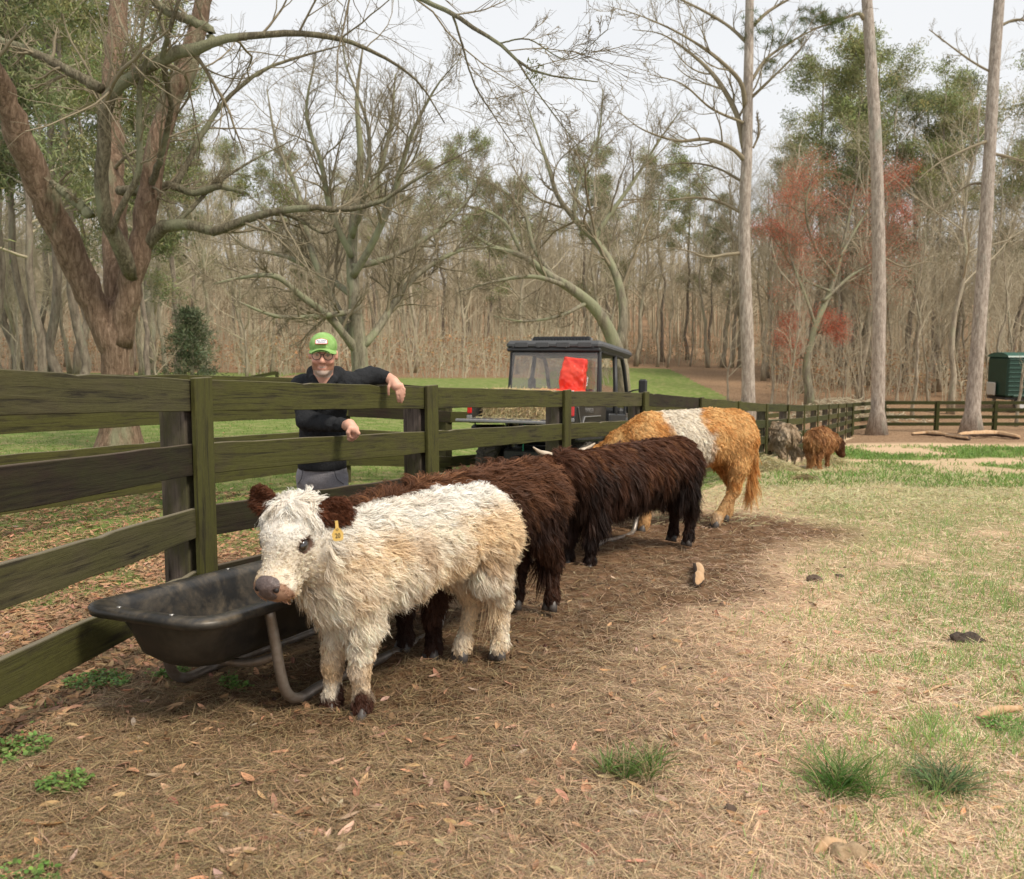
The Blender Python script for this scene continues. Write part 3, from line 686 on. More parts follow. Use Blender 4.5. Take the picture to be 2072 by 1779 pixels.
pine_trunk('tall grey-barked pine with sweeping upturned branches just behind the fence', Y1,
 [[(1514, 845, 0, .235), (1514, 760, 0, .215), (1510, 640, 0, .205), (1506, 520, 0, .195), (1508, 400, 0, .18), (1512, 280, 0, .165), (1514, 150, 0, .15), (1517, 0, 0, .13), (1520, -200, 0, .09), (1522, -500, 0, .04)]],
 [[(1512, 330, 0, .07), (1480, 300, -.2, .06), (1430, 282, -.4, .05), (1370, 285, -.6, .035), (1300, 262, -.8, .02), (1250, 225, -1, .008)],
  [(1508, 220, 0, .07), (1500, 170, -.3, .06), (1465, 130, -.6, .05), (1420, 95, -.8, .04), (1360, 60, -1, .025), (1290, 30, -1.2, .015), (1220, 10, -1.4, .006)],
  [(1506, 300, 0, .085), (1490, 230, .3, .075), (1450, 160, .5, .06), (1400, 110, .8, .04), (1340, 70, 1, .02), (1280, 60, 1.2, .01)],
  [(1500, 512, 0, .05), (1470, 515, -.3, .04), (1430, 520, -.6, .03), (1380, 505, -.9, .015), (1310, 500, -1, .008)],
  [(1500, 430, 0, .05), (1460, 410, .3, .04), (1410, 400, .6, .03), (1340, 405, .8, .015), (1270, 395, 1, .006)],
  [(1520, 165, 0, .05), (1550, 120, .3, .04), (1600, 85, .5, .03), (1660, 55, .7, .015), (1720, 40, .9, .008)],
  [(1518, 200, 0, .045), (1560, 160, -.5, .035), (1610, 110, -.8, .02), (1650, 60, -1, .01)],
  [(1515, 90, 0, .05), (1470, 50, .3, .04), (1400, 10, .5, .03), (1330, -20, .8, .015)],
  [(1517, 60, 0, .05), (1560, 20, .3, .04), (1640, -20, .5, .02), (1740, -40, .8, .01)],
  [(1508, 250, 0, .04), (1440, 220, -.6, .03), (1380, 170, -1, .02), (1310, 150, -1.2, .008)],
  [(1506, 370, 0, .04), (1450, 340, .6, .03), (1390, 330, 1, .02), (1300, 340, 1.2, .008)],
  [(1524, 300, 0, .03), (1535, 270, 0, .03), (1532, 230, 0, .02)]], c=(9, 6, 4), lr=.33,
 tuft=[(1690, 50, .7, .22, 30), (1590, 85, .4, .3, 26), (1530, 60, 0, .3, 22), (1640, 30, .6, .3, 30), (1560, 130, .4, .2, 14)])
Y2 = 35.2
pine_trunk('straight pine trunk standing before the far fence corner, left of the two right-hand pines', Y2,
 [[(1774, 878, 0, .36), (1776, 830, 0, .32), (1778, 700, 0, .31), (1779, 550, 0, .30), (1776, 400, 0, .285), (1770, 250, 0, .27), (1761, 100, 0, .25), (1754, 0, 0, .24), (1744, -200, 0, .2), (1735, -450, 0, .12)]],
 [[(1748, 38, 0, .09), (1735, 28, -.2, .06), (1690, 45, -.4, .05), (1640, 60, -.6, .02)],
  [(1785, 520, 0, .04), (1830, 540, .3, .03), (1880, 530, .5, .015), (1930, 545, .7, .008)],
  [(1740, -300, 0, .12), (1640, -340, 0, .08), (1560, -380, 0, .03)], [(1740, -250, 0, .12), (1840, -300, 0, .08), (1900, -350, 0, .03)]], c=(5, 5, 3),
 tuft=[(1660, 45, -.4, .4, 26), (1700, 35, -.4, .3, 16)])
pine_trunk('rightmost tall pine trunk leaning right in front of the far fence', 35.8,
 [[(1964, 882, 0, .40), (1968, 830, 0, .35), (1975, 740, 0, .33), (1986, 600, 0, .31), (1995, 450, 0, .29), (2003, 300, 0, .27), (2012, 130, 0, .25), (2022, 0, 0, .235), (2040, -250, 0, .18), (2050, -480, 0, .1)]],
 [[(2000, 285, 0, .07), (1960, 300, -.4, .05), (1900, 330, -.8, .03), (1850, 370, -1, .015)],
  [(2003, 310, 0, .07), (2050, 320, .4, .05), (2110, 340, .8, .02)],
  [(2010, 60, 0, .06), (2060, 40, 0, .05), (2120, 60, 0, .03)], [(1998, 370, 0, .06), (1950, 380, .5, .04), (1880, 450, .8, .02), (1800, 480, 1, .01)],
  [(2012, 150, 0, .05), (1960, 120, 0, .04), (1880, 60, 0, .02)], [(2035, -200, 0, .1), (1950, -220, 0, .06), (1900, -260, 0, .03)]], c=(7, 6, 4))
# --- red budding maple
rt, rb, rtw = hero('red maple covered in bright red buds, between the two pine trunks', 46,
 [[(1640, 808, 0, .24), (1632, 740, 0, .2), (1650, 660, 0, .17), (1680, 590, .3, .14), (1700, 520, .4, .10), (1720, 430, .5, .06), (1740, 330, .5, .02)]],
 [[(1650, 660, 0, .1), (1630, 600, 0, .08), (1600, 520, .5, .06), (1590, 450, 1, .04), (1600, 380, 1.2, .015)],
  [(1665, 610, 0, .1), (1720, 560, .5, .08), (1780, 520, 1, .05), (1830, 440, 1.2, .02)],
  [(1690, 560, 0, .09), (1650, 500, -.5, .07), (1630, 420, -1, .05), (1650, 340, -1.2, .02)],
  [(1700, 520, 0, .08), (1740, 450, .5, .06), (1790, 380, 1, .04), (1830, 350, 1.2, .015)],
  [(1680, 590, 0, .08), (1620, 560, 1, .06), (1570, 490, 1.5, .04), (1555, 470, 2, .015)],
  [(1640, 700, 0, .06), (1670, 650, .5, .05), (1700, 680, .8, .02)], [(1636, 740, 0, .06), (1600, 690, .5, .05), (1590, 650, .8, .02)]],
 0, M_GREYOAK, M_GREYOAK, c=(14, 9, 6), minr=.008)
P = rtw[0][:, 2:].reshape(-1, 3); P = P[RG.random(len(P)) < .75]; P = np.repeat(P, 3, axis=0) + RG.normal(size=(len(P) * 3, 3)) * .22; n = len(P)
V, Q, C = blades(P - rb, nrm(RG.normal(size=(n, 3))), RG.uniform(.03, .08, n), RG.uniform(.014, .030, n), RG, tint((.58, .17, .10), n, RG, .35))
mesh('bud_clusters', V, Q, M_GRASS, rt, col=C)
# --- evergreen cedar
def cedar(h, r, rg, n=900):
    t = rg.random(n) ** .8; a = rg.uniform(0, 2 * np.pi, n); rad = r * (1.02 - t) ** .75 * rg.uniform(.2, 1.25, n) * (.8 + .35 * np.sin(a * 3 + t * 9))
    return np.stack([np.cos(a) * rad, np.sin(a) * rad, h * (.06 + .94 * t)], -1)
def cedar_thing(label, u, v, Y0, h, r, seed, n=900, col=(.035, .055, .025)):
    rg = np.random.default_rng(seed); p = at(u, v, Y0); p[2] = gz(p[0], p[1]); root = thing('cedar_tree', label, 'tree', p)
    mb = MB(); mb.tube([[0, 0, -.1], [0.03, 0, h * .5], [0, 0, h * .95]], [r * .07, r * .05, .01], 8); mb.build('trunk', M_BGTRUNK, root, smooth=True)
    c = cedar(h, r, rg, n); m = 34; q = np.repeat(c, m, axis=0) + rg.normal(size=(n * m, 3)) * r * .11 * [1.2, 1.2, .45]
    C = np.repeat(tint(col, n, rg, .4), m, axis=0)
    V, Q, C = blades(q, nrm(q * [1, 1, 0] + rg.normal(size=q.shape) * r * .5 + [0, 0, r * .3]), rg.uniform(.08, .2, len(q)), np.full(len(q), .035), rg, C)
    mesh('crown', V, Q, M_NEEDLE, root, col=C); return root
cedar_thing('dark green conical cedar on the lawn between the forked oak and the man', 388, 752, 41, 4.35, 1.75, 3, 300, (.13, .155, .085))
cedar_thing('small dark cedar seedling on the far bank beside the pine', 1903 - 0, 752, 60, 1.6, .6, 5, 120)
# --- woods: prototypes and copies
def pine_proto(seed, h=19, r=.22, col=(.27, .285, .12), cl=110, low=.55):
    rg = np.random.default_rng(seed); T, R, out = bare(h, r, rg, .9, 20, 5, 3, 0, rg.uniform(-.03, .03), low, .6, .1, .26)
    root = thing('pine_tree', 'tall pine with a green tufted top in the woods', 'tree', (0, 0, 0))
    V, Q = rough_tube(T, R, 9, .1, 2.0); mesh('trunk', V, Q, M_PINEBG, root, smooth=True)
    mb = MB()
    for P, Rr, n in out[:2]: V, Q = tubes(P, Rr, n); mb.add(V, Q)
    mb.build('limb', M_BGTWIG, root, smooth=True)
    c = out[1][0][:, 2:].reshape(-1, 3); c = c[rg.permutation(len(c))[:cl * 4]]; m = 34
    q = np.repeat(c, m, axis=0) + rg.normal(size=(len(c) * m, 3)) * [.32, .32, .18]; C = np.repeat(tint(col, len(c), rg, .45), m, axis=0)
    V, Q, C = blades(q, nrm(rg.normal(size=q.shape) + [0, 0, .4]), rg.uniform(.12, .28, len(q)), np.full(len(q), .045), rg, C)
    mesh('crown', V, Q, M_NEEDLE, root, col=C); return root
protos = []
for sd_ in range(6):
    rg = np.random.default_rng(100 + sd_); T, R, out = bare([14, 16, 13, 17, 15, 12][sd_], [.17, .2, .14, .22, .16, .12][sd_], rg, [.55, .7, .5, .6, .8, .5][sd_], 18, 9, 7, 0, rg.uniform(-.04, .04), [.25, .3, .35, .4, .2, .2][sd_], .6, .13, .42)
    protos.append(local_tree('bare_tree', 'slender bare grey-brown tree in the woods', 'tree', T, R, out, M_BGTRUNK, M_BGTWIG))
pprotos = [pine_proto(1), pine_proto(2, 21, .25), pine_proto(3, 17, .2, (.22, .24, .11), 130, .35)]
used = set()
def place(proto, x, y, s, rz, label, group, first_ok=True):
    if id(proto) not in used: used.add(id(proto)); o = proto
    else: o = copy_tree(proto)
    o.location = (x, y, gz(x, y) - .1); o.rotation_euler = (0, 0, rz); o.scale = (s, s, s); o['label'] = label; o['group'] = group
    return o
rg = np.random.default_rng(5)
LB, GB = 'slender bare tree in the winter woods beyond the pasture', 'bare trees of the woods'
LPN, GPN = 'pine with a green top rising from the woods', 'pines of the woods'
k = 0
for i in range(165):       # woodland edge and depth
    y = 58 + 50 * rg.random() ** 1.2; u = rg.uniform(-60, 2140)
    if u < 480: y -= 12
    if 1280 < u < 1540: y = max(y, 76)
    if u > 1560: y = rg.uniform(50, 95)
    x = (u - CX) / F * y
    place(protos[k % 6], x, y, rg.uniform(.72, 1.12), rg.uniform(0, 6.28), LB, GB); k += 1
for (u, y, s) in [(20, 34, 1.15), (95, 30, .95), (150, 34, 1.0), (300, 38, .85), (360, 50, .8), (70, 40, 1.2), (130, 38, 1.1), (310, 46, 1.1), (160, 48, 1.2), (-30, 30, 1.1), (40, 52, 1.2), (215, 55, 1.2), (110, 62, 1.2), (270, 66, 1.1), (400, 74, 1.0), (900, 82, .95), (940, 88, 1.0), (985, 80, .9), (1060, 86, .86), (1180, 84, .92), (1240, 80, .95),
                  (1340, 84, 1.0), (1390, 88, .9), (820, 90, .9), (700, 92, .9), (560, 90, .95), (1430, 86, .9), (1600, 80, 1.0), (1650, 74, 1.15), (1690, 64, 1.1), (1725, 62, 1.18), (1760, 68, 1.15), (1830, 62, 1.1), (1880, 58, 1.0), (1940, 66, 1.0), (2040, 60, 1.05), (2080, 54, 1.0), (480, 95, 1.0), (630, 96, .9), (760, 97, .93)]:
    x = (u - CX) / F * y; place(pprotos[k % 3 if u > 300 else 2 - k % 2], x, y, s, rg.uniform(0, 6.28), LPN, GPN); k += 1
# nearer bare trees on the right
near = [(1590, 44, .55, 'thin bare tree behind the pine with sweeping branches'), (1560, 47, .5, None), (1850, 44, .8, None), (1925, 46, .95, None), (2060, 42, .6, None), (1700, 48, .5, None), (1815, 50, .45, None), (1880, 50, .5, None), (2010, 48, .8, None), (1745, 50, .5, None), (1475, 50, .5, None), (1395, 78, .8, None), (1640, 60, 1.0, None), (1700, 66, 1.05, None), (1780, 58, 1.0, None), (1850, 64, 1.1, None), (1900, 56, 1.0, None), (1960, 60, 1.1, None), (2000, 54, 1.0, None), (2050, 58, 1.1, None), (1570, 84, 1.0, None), (420, 52, .8, None), (500, 50, .7, None), (330, 40, .6, None)]
for i, (u, y, s, lb) in enumerate(near):
    x = (u - CX) / F * y; place(protos[i % 6], x, y, s, i * 1.3, 'medium bare tree standing before the woods', 'bare trees before the woods')
# far wood mass: one object
def far_woods():
    mb = MB(); N = 1500; y = rg.uniform(98, 170, N); u = rg.uniform(-150, 2220, N); x = (u - CX) / F * y; z = ground(x, y); h = rg.uniform(9, 17, N)
    k = 5; t = np.linspace(0, 1, k); P = np.zeros((N, k, 3)); P[:, :, 0] = x[:, None] + rg.normal(size=(N, 1)) * .6 * t; P[:, :, 1] = y[:, None]; P[:, :, 2] = z[:, None] + h[:, None] * t
    R = rg.uniform(.08, .17, (N, 1)) * (1 - .8 * t[None]); V, Q = tubes(P, R, 4); mb.add(V, Q)
    a = grow(P, R, 12, .3, (.5, 1.2), .15, .06, 4, .2, .5, .4, rg, .02); V, Q = tubes(a[0], a[1], 3); mb.add(V, Q)
    b = grow(*a, 5, .55, (.4, 1.2), .2, .04, 3, .1, .8, .6, rg, .022); V, Q = tubes(b[0], b[1], 3); mb.add(V, Q)
    o = mb.build('far_woods', M_BGTWIG); tagp(o, kind='stuff')
far_woods()
# undergrowth: thin saplings and pale beech leaves as one uncountable mass
def under():
    N = 2600; y = rg.uniform(50, 92, N); u = rg.uniform(-60, 2140, N); u = np.where((u > 1240) & (u < 1560) & (y < 77), rg.uniform(1600, 2140, N), u); x = (u - CX) / F * y
    m = (x / y < -.31) & (y < 66); y = np.where(m, y + 16, y); x = (u - CX) / F * y; z = ground(x, y)
    h = rg.uniform(1.2, 5, N); k = 5; t = np.linspace(0, 1, k); P = np.zeros((N, k, 3)); P[:, :, 0] = x[:, None] + rg.normal(size=(N, 1)) * h[:, None] * .15 * t; P[:, :, 1] = y[:, None]; P[:, :, 2] = z[:, None] + h[:, None] * t
    R = rg.uniform(.015, .05, (N, 1)) * (1 - .7 * t[None]); mb = MB(); V, Q = tubes(P, R, 3); mb.add(V, Q)
    a = grow(P, R, 8, .4, (.5, 1.2), .15, .03, 4, .1, .6, .5, rg, .008); V, Q = tubes(a[0], a[1], 3); mb.add(V, Q)
    tagp(mb.build('undergrowth', M_BGTWIG), kind='stuff')
    p = a[0][rg.random(len(a[0])) < .16].reshape(-1, 3); p = p[p[:, 2] < ground(p[:, 0], p[:, 1]) + 2.6]
    p = np.repeat(p, 3, axis=0) + rg.normal(size=(len(p) * 3, 3)) * .25 * [1, 1, .25]; n = len(p)
    V, Q, C = blades(p, nrm(rg.normal(size=(n, 3)) * [1, 1, .3]), rg.uniform(.08, .18, n), rg.uniform(.04, .08, n), rg, tint((.42, .24, .12), n, rg, .3))
    tagp(mesh('dry_leaves', V, Q, M_LEAF, col=C), kind='stuff')
under()
# brush piles
def brush(label, u, v, Y0, w, h, n, col=None):
    p = at(u, v, Y0); p[2] = gz(p[0], p[1]); c = rg.normal(size=(n, 3)) * [w / 3, w / 5, 0] + [0, 0, 0]; c[:, 2] = rg.random(n) * h * np.exp(-(c[:, 0] / w * 2) ** 2)
    d = nrm(rg.normal(size=(n, 3)) * [1, 1, .35]); L = rg.uniform(.4, 1.3, n); t = np.linspace(-.5, .5, 4); P = c[:, None] + d[:, None] * (L[:, None, None] * t[None, :, None]) + rg.normal(size=(n, 4, 3)) * .05
    P[:, :, 2] = np.maximum(P[:, :, 2], .01); V, Q = tubes(P, np.full((n, 4), .02), 4); o = mesh('brush_pile', V, Q, M_BGTWIG, None, loc=p); tagp(o, label, 'brush pile')
brush('grey heap of cut branches on the bank behind the fence', 1710, 800, 44, 4.5, 1.1, 420)
# ---------------------------------------------------------------- implicit bodies
def seg(P, a, b, ra, rb, sc=None):
    a = np.asarray(a, np.float32); b = np.asarray(b, np.float32)
    if sc is not None:
        sc = np.asarray(sc, np.float32); P = P / sc; a = a / sc; b = b / sc
    d = b - a; t = np.clip(((P - a) @ d) / (d @ d + 1e-9), 0, 1)
    return np.linalg.norm(P - a - t[:, None] * d, axis=1) - (ra + (rb - ra) * t)
def ellip(P, c, r, R=None):
    q = P - np.asarray(c, np.float32)
    if R is not None: q = q @ np.asarray(R, np.float32)
    r = np.asarray(r, np.float32); k0 = np.linalg.norm(q / r, axis=1); k1 = np.linalg.norm(q / (r * r), axis=1)
    return k0 * (k0 - 1) / (k1 + 1e-6)
def smin(a, b, k):
    if k <= 0: return np.minimum(a, b)
    h = np.maximum(k - np.abs(a - b), 0) / k; return np.minimum(a, b) - h * h * k * .25
def evalf(prims, P):
    """prims: list of (fn, k[, 'sub'])"""
    d = None
    for pr in prims:
        v = pr[0](P)
        if d is None: d = v; continue
        d = -smin(-d, v, pr[1]) if len(pr) > 2 else smin(d, v, pr[1])
    return d
def surfnet(prims, lo, hi, h):
    lo = np.asarray(lo, float); hi = np.asarray(hi, float); n = np.ceil((hi - lo) / h).astype(int) + 1
    ax = [lo[i] + np.arange(n[i]) * h for i in range(3)]
    G = np.stack(np.meshgrid(*ax, indexing='ij'), -1).reshape(-1, 3).astype(np.float32)
    Fv = evalf(prims, G).reshape(n).astype(float); s = Fv < 0
    c8 = [s[a:n[0] - 1 + a, b:n[1] - 1 + b, c:n[2] - 1 + c] for a in (0, 1) for b in (0, 1) for c in (0, 1)]
    cnt = sum(x.astype(int) for x in c8); act = (cnt > 0) & (cnt < 8); idx = -np.ones(act.shape, int); ii = np.argwhere(act); idx[tuple(ii.T)] = np.arange(len(ii))
    acc = np.zeros((len(ii), 3)); num = np.zeros(len(ii))
    for d in range(3):
        o = [k for k in range(3) if k != d]
        for a in (0, 1):
            for b in (0, 1):
                p = ii.copy(); p[:, o[0]] += a; p[:, o[1]] += b; q = p.copy(); q[:, d] += 1
                f0 = Fv[tuple(p.T)]; f1 = Fv[tuple(q.T)]; m = (f0 < 0) != (f1 < 0); t = np.where(m, f0 / np.where(m, f0 - f1, 1), 0)
                pt = p.astype(float); pt[:, d] += t; acc[m] += pt[m]; num[m] += 1
    V = lo + acc / num[:, None] * h
    Q = []
    for d in range(3):
        o = [(d + 1) % 3, (d + 2) % 3]
        sl = [slice(None)] * 3; sl2 = [slice(None)] * 3; sl[d] = slice(0, n[d] - 1); sl2[d] = slice(1, n[d])
        A = s[tuple(sl)]; B = s[tuple(sl2)]; e = np.argwhere(A != B); e = e[(e[:, o[0]] > 0) & (e[:, o[1]] > 0) & (e[:, o[0]] < n[o[0]] - 1) & (e[:, o[1]] < n[o[1]] - 1)]
        inside = A[tuple(e.T)]
        def ci(da, db): x = e.copy(); x[:, o[0]] -= da; x[:, o[1]] -= db; return idx[tuple(x.T)]
        q = np.stack([ci(1, 1), ci(0, 1), ci(0, 0), ci(1, 0)], -1); q[~inside] = q[~inside][:, ::-1]; Q.append(q)
    return V, np.concatenate(Q)
def vnormals(V, Q):
    n = np.cross(V[Q[:, 2]] - V[Q[:, 0]], V[Q[:, 3]] - V[Q[:, 1]]); N = np.zeros_like(V)
    for i in range(4): np.add.at(N, Q[:, i], n)
    return nrm(N)
def fur(name, parent, V, Q, n, lenf, combf, colf, width=.004, seg_=3, curl=.25, cfreq=2.2, clump=14, cstr=.7, lift=.35, grav=.25, seed=0, mat=None, tipcol=1.15):
    rg = np.random.default_rng(seed); VN = vnormals(V, Q)
    ar = np.linalg.norm(np.cross(V[Q[:, 2]] - V[Q[:, 0]], V[Q[:, 3]] - V[Q[:, 1]]), axis=1); cs = np.cumsum(ar); cs /= cs[-1]
    f = np.searchsorted(cs, rg.random(n)); f = np.minimum(f, len(Q) - 1); a, b = rg.random((2, n, 1)); q = Q[f]
    def itp(X): return (X[q[:, 0]] * (1 - a) + X[q[:, 1]] * a) * (1 - b) + (X[q[:, 3]] * (1 - a) + X[q[:, 2]] * a) * b
    P = itp(V); N = nrm(itp(VN)); L = lenf(P, N) * rg.uniform(.5, 1.25, n); m = L > .002; P, N, L = P[m], N[m], L[m]; n = len(P)
    nc = max(4, n // clump); ci = rg.choice(n, nc, replace=False); kd = kdtree.KDTree(nc)
    for i, c in enumerate(ci): kd.insert(P[c], i)
    kd.balance(); near = np.array([kd.find(p)[1] for p in P]); cid = ci[near]
    comb = combf(P, N); comb = nrm(comb - N * (comb * N).sum(1, keepdims=True))
    j = rg.normal(size=(n, 3)) * .13 + (rg.normal(size=(nc, 3)) * .19)[near]; comb = nrm(comb + j)
    d0 = nrm(comb * (1 - lift) + N * lift); side = nrm(np.cross(N, comb)); ph = (rg.uniform(0, 6.28, nc))[near] + rg.normal(size=n) * .4
    amp = (rg.uniform(.5, 1.5, nc) * curl)[near]; Lc = L[:, None]
    out = np.zeros((n, seg_ + 1, 3))
    for s in range(seg_ + 1):
        t = s / seg_; w = (np.sin(ph + cfreq * t * 2.2) - np.sin(ph)) * amp
        out[:, s] = P + d0 * Lc * t + np.array([0, 0, -1]) * Lc * grav * t * t + side * (w[:, None] * Lc * t ** .7) + N * ((np.cos(ph + cfreq * t * 2.2) - np.cos(ph)) * amp * .45)[:, None] * Lc * t
    ctr = out[cid]; tt = (np.linspace(0, 1, seg_ + 1) * cstr)[None, :, None]; out = out * (1 - tt) + ctr * tt
    T = frames(out); roll = rg.normal(size=(n, 1, 1)) * .7; s0 = nrm(np.cross(np.broadcast_to(N[:, None], T.shape), T)); s1 = np.cross(T, s0); sv = s0 * np.cos(roll) + s1 * np.sin(roll)
    w = width * rg.uniform(.6, 1.3, (n, 1, 1)) * np.array([1, 1, .85, .6, .3])[np.linspace(0, 4, seg_ + 1).round().astype(int)][None, :, None]
    VV = np.stack([out - sv * w / 2, out + sv * w / 2], 2).reshape(-1, 3); k = (seg_ + 1) * 2
    i = np.arange(seg_)[:, None] * 2; qq = np.concatenate([i, i + 1, i + 3, i + 2], 1); QQ = (qq[None] + (np.arange(n) * k)[:, None, None]).reshape(-1, 4)
    C = colf(P, N) * (1 + (rg.normal(size=(nc, 1)) * .10)[near] + rg.normal(size=(n, 1)) * .09); C = np.repeat(C[:, None], seg_ + 1, axis=1) * np.linspace(.92, tipcol, seg_ + 1)[None, :, None]
    C = np.repeat(np.clip(C, 0, .95)[:, :, None], 2, axis=2).reshape(-1, 3)
    return mesh(name, VV, QQ, mat or M_FUR, parent, smooth=True, col=C)
M_SKINFUR = vcol('hide', .8, 0, .1)
M_EYE = plain('eye_dark', (.012, .006, .004), .08, spec=.8, coat=1)
M_NOSE = plain('nose_skin', (.085, .062, .058), .34, noise=60, c2=(.15, .11, .10), bump=.4)
M_NOSTRIL = plain('nostril_dark', (.012, .008, .008), .6)
M_HOOF = plain('hoof_grey', (.05, .043, .04), .5, noise=30, c2=(.10, .085, .075))
M_HORN = plain('horn', (.42, .33, .24), .45, noise=8, c2=(.58, .48, .37))
def R3(f, up=(0, 0, 1)):
    """columns: forward, left, up"""
    f = nrm(np.asarray(f, float)); l = nrm(np.cross(np.asarray(up, float), f)); u = np.cross(f, l); return np.stack([f, l, u], 1)
def cow(name, label, hind, fore, H, colf, furn, furlen, head, legs_off=None, seed=0, cell=.014, horns=None, tail=True, ear_dark=None, furw=.005, topknot=.09, tag=None, belly=0.0,
        noseon=True, tailspec=None, eye=True, curl=.25, group=None, rough=1.0, cat='cow', headlen=.30, neckr=(.17, .115), fat=1.0, stance=1.0, clump=10, cstr=.5, lift=.26, tailn=.05):
    """hind / fore: ground points (world xy) midway between the hind feet and the fore feet. head: dict(pos, f, up) in local units of H"""
    hind = np.asarray(hind, float); fore = np.asarray(fore, float); dv = fore - hind; yaw = math.atan2(dv[1], dv[0]); L = np.linalg.norm(dv) / H
    mid = (hind + fore) / 2; zz = float(gsurf(np.array([mid[0]]), np.array([mid[1]]))[0])
    root = thing(name, label, cat, (mid[0], mid[1], zz), yaw, group); h2 = L / 2
    hd = np.asarray(head['pos'], float); RH_ = R3(head['f'], head.get('up', (0, 0, 1))); hl = headlen
    def hp(x, y, z): return hd + RH_ @ (np.array([x, y, z]) * hl / .30)
    k = hl / .30; p = []
    def A(a, b, ra, rb, kk=.08, f=None):
        f = fat if f is None else f; p.append((lambda P: seg(P, a, b, ra * f, rb * f), kk))
    st = stance
    A((-h2 + .07, 0, .74), (-h2 * .35, 0, .72 - belly * .3), .18, .205)
    A((-h2 * .35, 0, .69 - belly), (h2 * .5, 0, .67 - belly), .225 + belly * .4, .23 + belly * .3, kk=.12)
    A((h2 * .3, 0, .68), (h2 + .03, 0, .64), .215, .165, kk=.12)
    A((-h2 + .02, 0, .87), (h2 * .9, 0, .87), .075, .075, kk=.12)
    A((-h2 + .05, .09, .84), (-h2 + .05, -.09, .84), .07, .07, kk=.1)
    A((-h2 + .02, .06, .70), (-h2 + .02, -.06, .70), .12, .12, kk=.1)
    nb = np.array([h2 + .02, 0, .74]); A(nb, (nb + hd) / 2 + [0, 0, -.02], neckr[0], (neckr[0] + neckr[1]) / 2 + .01, kk=.12, f=1); A((nb + hd) / 2 + [0, 0, -.02], hp(0, 0, -.03), (neckr[0] + neckr[1]) / 2 + .01, neckr[1], kk=.1, f=1)
    A((h2 + .06, 0, .60), hp(0, 0, -.07), .075, .07, kk=.12, f=1)
    lo = legs_off or {}
    for side in (1, -1):
        dx = lo.get(('f', side), 0); x = h2; q = side * .12 * st
        A((x - .02, side * .11 * (st * .5 + .5) * fat, .66), (x - .03, q * 1.1, .46), .11, .066, kk=.08, f=1); A((x - .03, q * 1.1, .46), (x + dx * .6 + .01, q, .23), .068, .046, kk=.05, f=1)
        A((x + dx * .6 + .01, q, .23), (x + dx, q, .075), .042, .034, kk=.03, f=1); A((x + dx, q, .09), (x + dx + .015, q, .045), .041, .043, kk=.03, f=1)
        dx = lo.get(('h', side), 0); x = -h2
        A((x + .05, side * .10 * fat, .71), (x + .08, side * .13 * (st * .5 + .5), .52), .135, .085, kk=.09, f=1); A((x + .08, side * .13 * (st * .5 + .5), .52), (x - .05 + dx * .6, q, .30), .075, .044, kk=.06, f=1)
        A((x - .05 + dx * .6, q, .30), (x - .01 + dx, q, .08), .043, .036, kk=.03, f=1); A((x - .01 + dx, q, .09), (x + dx + .005, q, .045), .042, .044, kk=.03, f=1)
    # head
    hs_ = lambda *a, kk=.04, **q: p.append((lambda P, a=a, q=q: seg(P, *a, **q), kk))
    hs_(hp(0, 0, 0), hp(.09, 0, .0), .088 * k, .085 * k, kk=.05); hs_(hp(0, .035, .03), hp(0, -.035, .03), .055 * k, .055 * k)
    hs_(hp(.10, 0, -.012), hp(.235, 0, -.03), .074 * k, .055 * k, kk=.05)
    hs_(hp(.250, .026, -.038), hp(.250, -.026, -.038), .050 * k, .050 * k, kk=.03); hs_(hp(.225, .012, -.075), hp(.225, -.012, -.075), .034 * k, .034 * k, kk=.03)
    hs_(hp(.02, .03, -.085), hp(.20, .012, -.085), .05 * k, .034 * k); hs_(hp(.02, -.03, -.085), hp(.20, -.012, -.085), .05 * k, .034 * k)
    for s in (1, -1): hs_(hp(.075, s * .062, .038), hp(.10, s * .066, .034), .026 * k, .022 * k, kk=.03)
    for s in (1, -1): p.append((lambda P, c=hp(.112, s * .083, .016): ellip(P, c, np.array([.026, .016, .018]) * k, RH_), .01, 'sub'))
    lo3 = np.array([-h2 - .36, -.36, 0]); hi3 = np.array([max(h2 + .30, hd[0] + .4), .36, 1.15]); lo3[1] = min(-.36, hd[1] - .38); hi3[1] = max(.36, hd[1] + .38); hi3[2] = max(1.05, hd[2] + .2)
    V, Q = surfnet(p, lo3, hi3, cell / H)
    # split into head-space for colours and fur length
    def hs(P): return ((P - hd) @ RH_) * (.30 / hl)
    def wrapc(P, N=None): return colf(P, hs(P))
    Vw = V * H
    body = mesh('body', Vw, Q, M_SKINFUR, root, smooth=True, col=wrapc(V) * .8)
    def lenf(P, N):
        P = P / H; q = hs(P); inh = (q[:, 0] > -.02) & (np.abs(q[:, 1]) < .13) & (np.abs(q[:, 2]) < .16) & (P[:, 0] > h2 - .05)
        l = furlen(P, N); face = np.where(q[:, 0] < .05, .018, .011) * 1.0; face = np.where(q[:, 0] > .245, .006, face)
        top = (q[:, 0] < .02) & (q[:, 2] > .0) & inh; face = np.where(top, topknot, face); face = np.where((q[:, 0] > .15) & (q[:, 2] < -.07), .02, face)
        e = np.minimum(np.linalg.norm(q - [.115, .085, .015], axis=1), np.linalg.norm(q - [.115, -.085, .015], axis=1)); face = np.where(e < .029, .0, face)
        nose = (q[:, 0] > .284) & (q[:, 2] > -.06); face = np.where(nose, 0, face)
        t = sstep(-.10, .02, q[:, 0]) * inh; t = np.where(inh, 1, 0)
        l = l * (1 - t) + face * t; return np.where(P[:, 2] < .055, 0, l) * 1.0
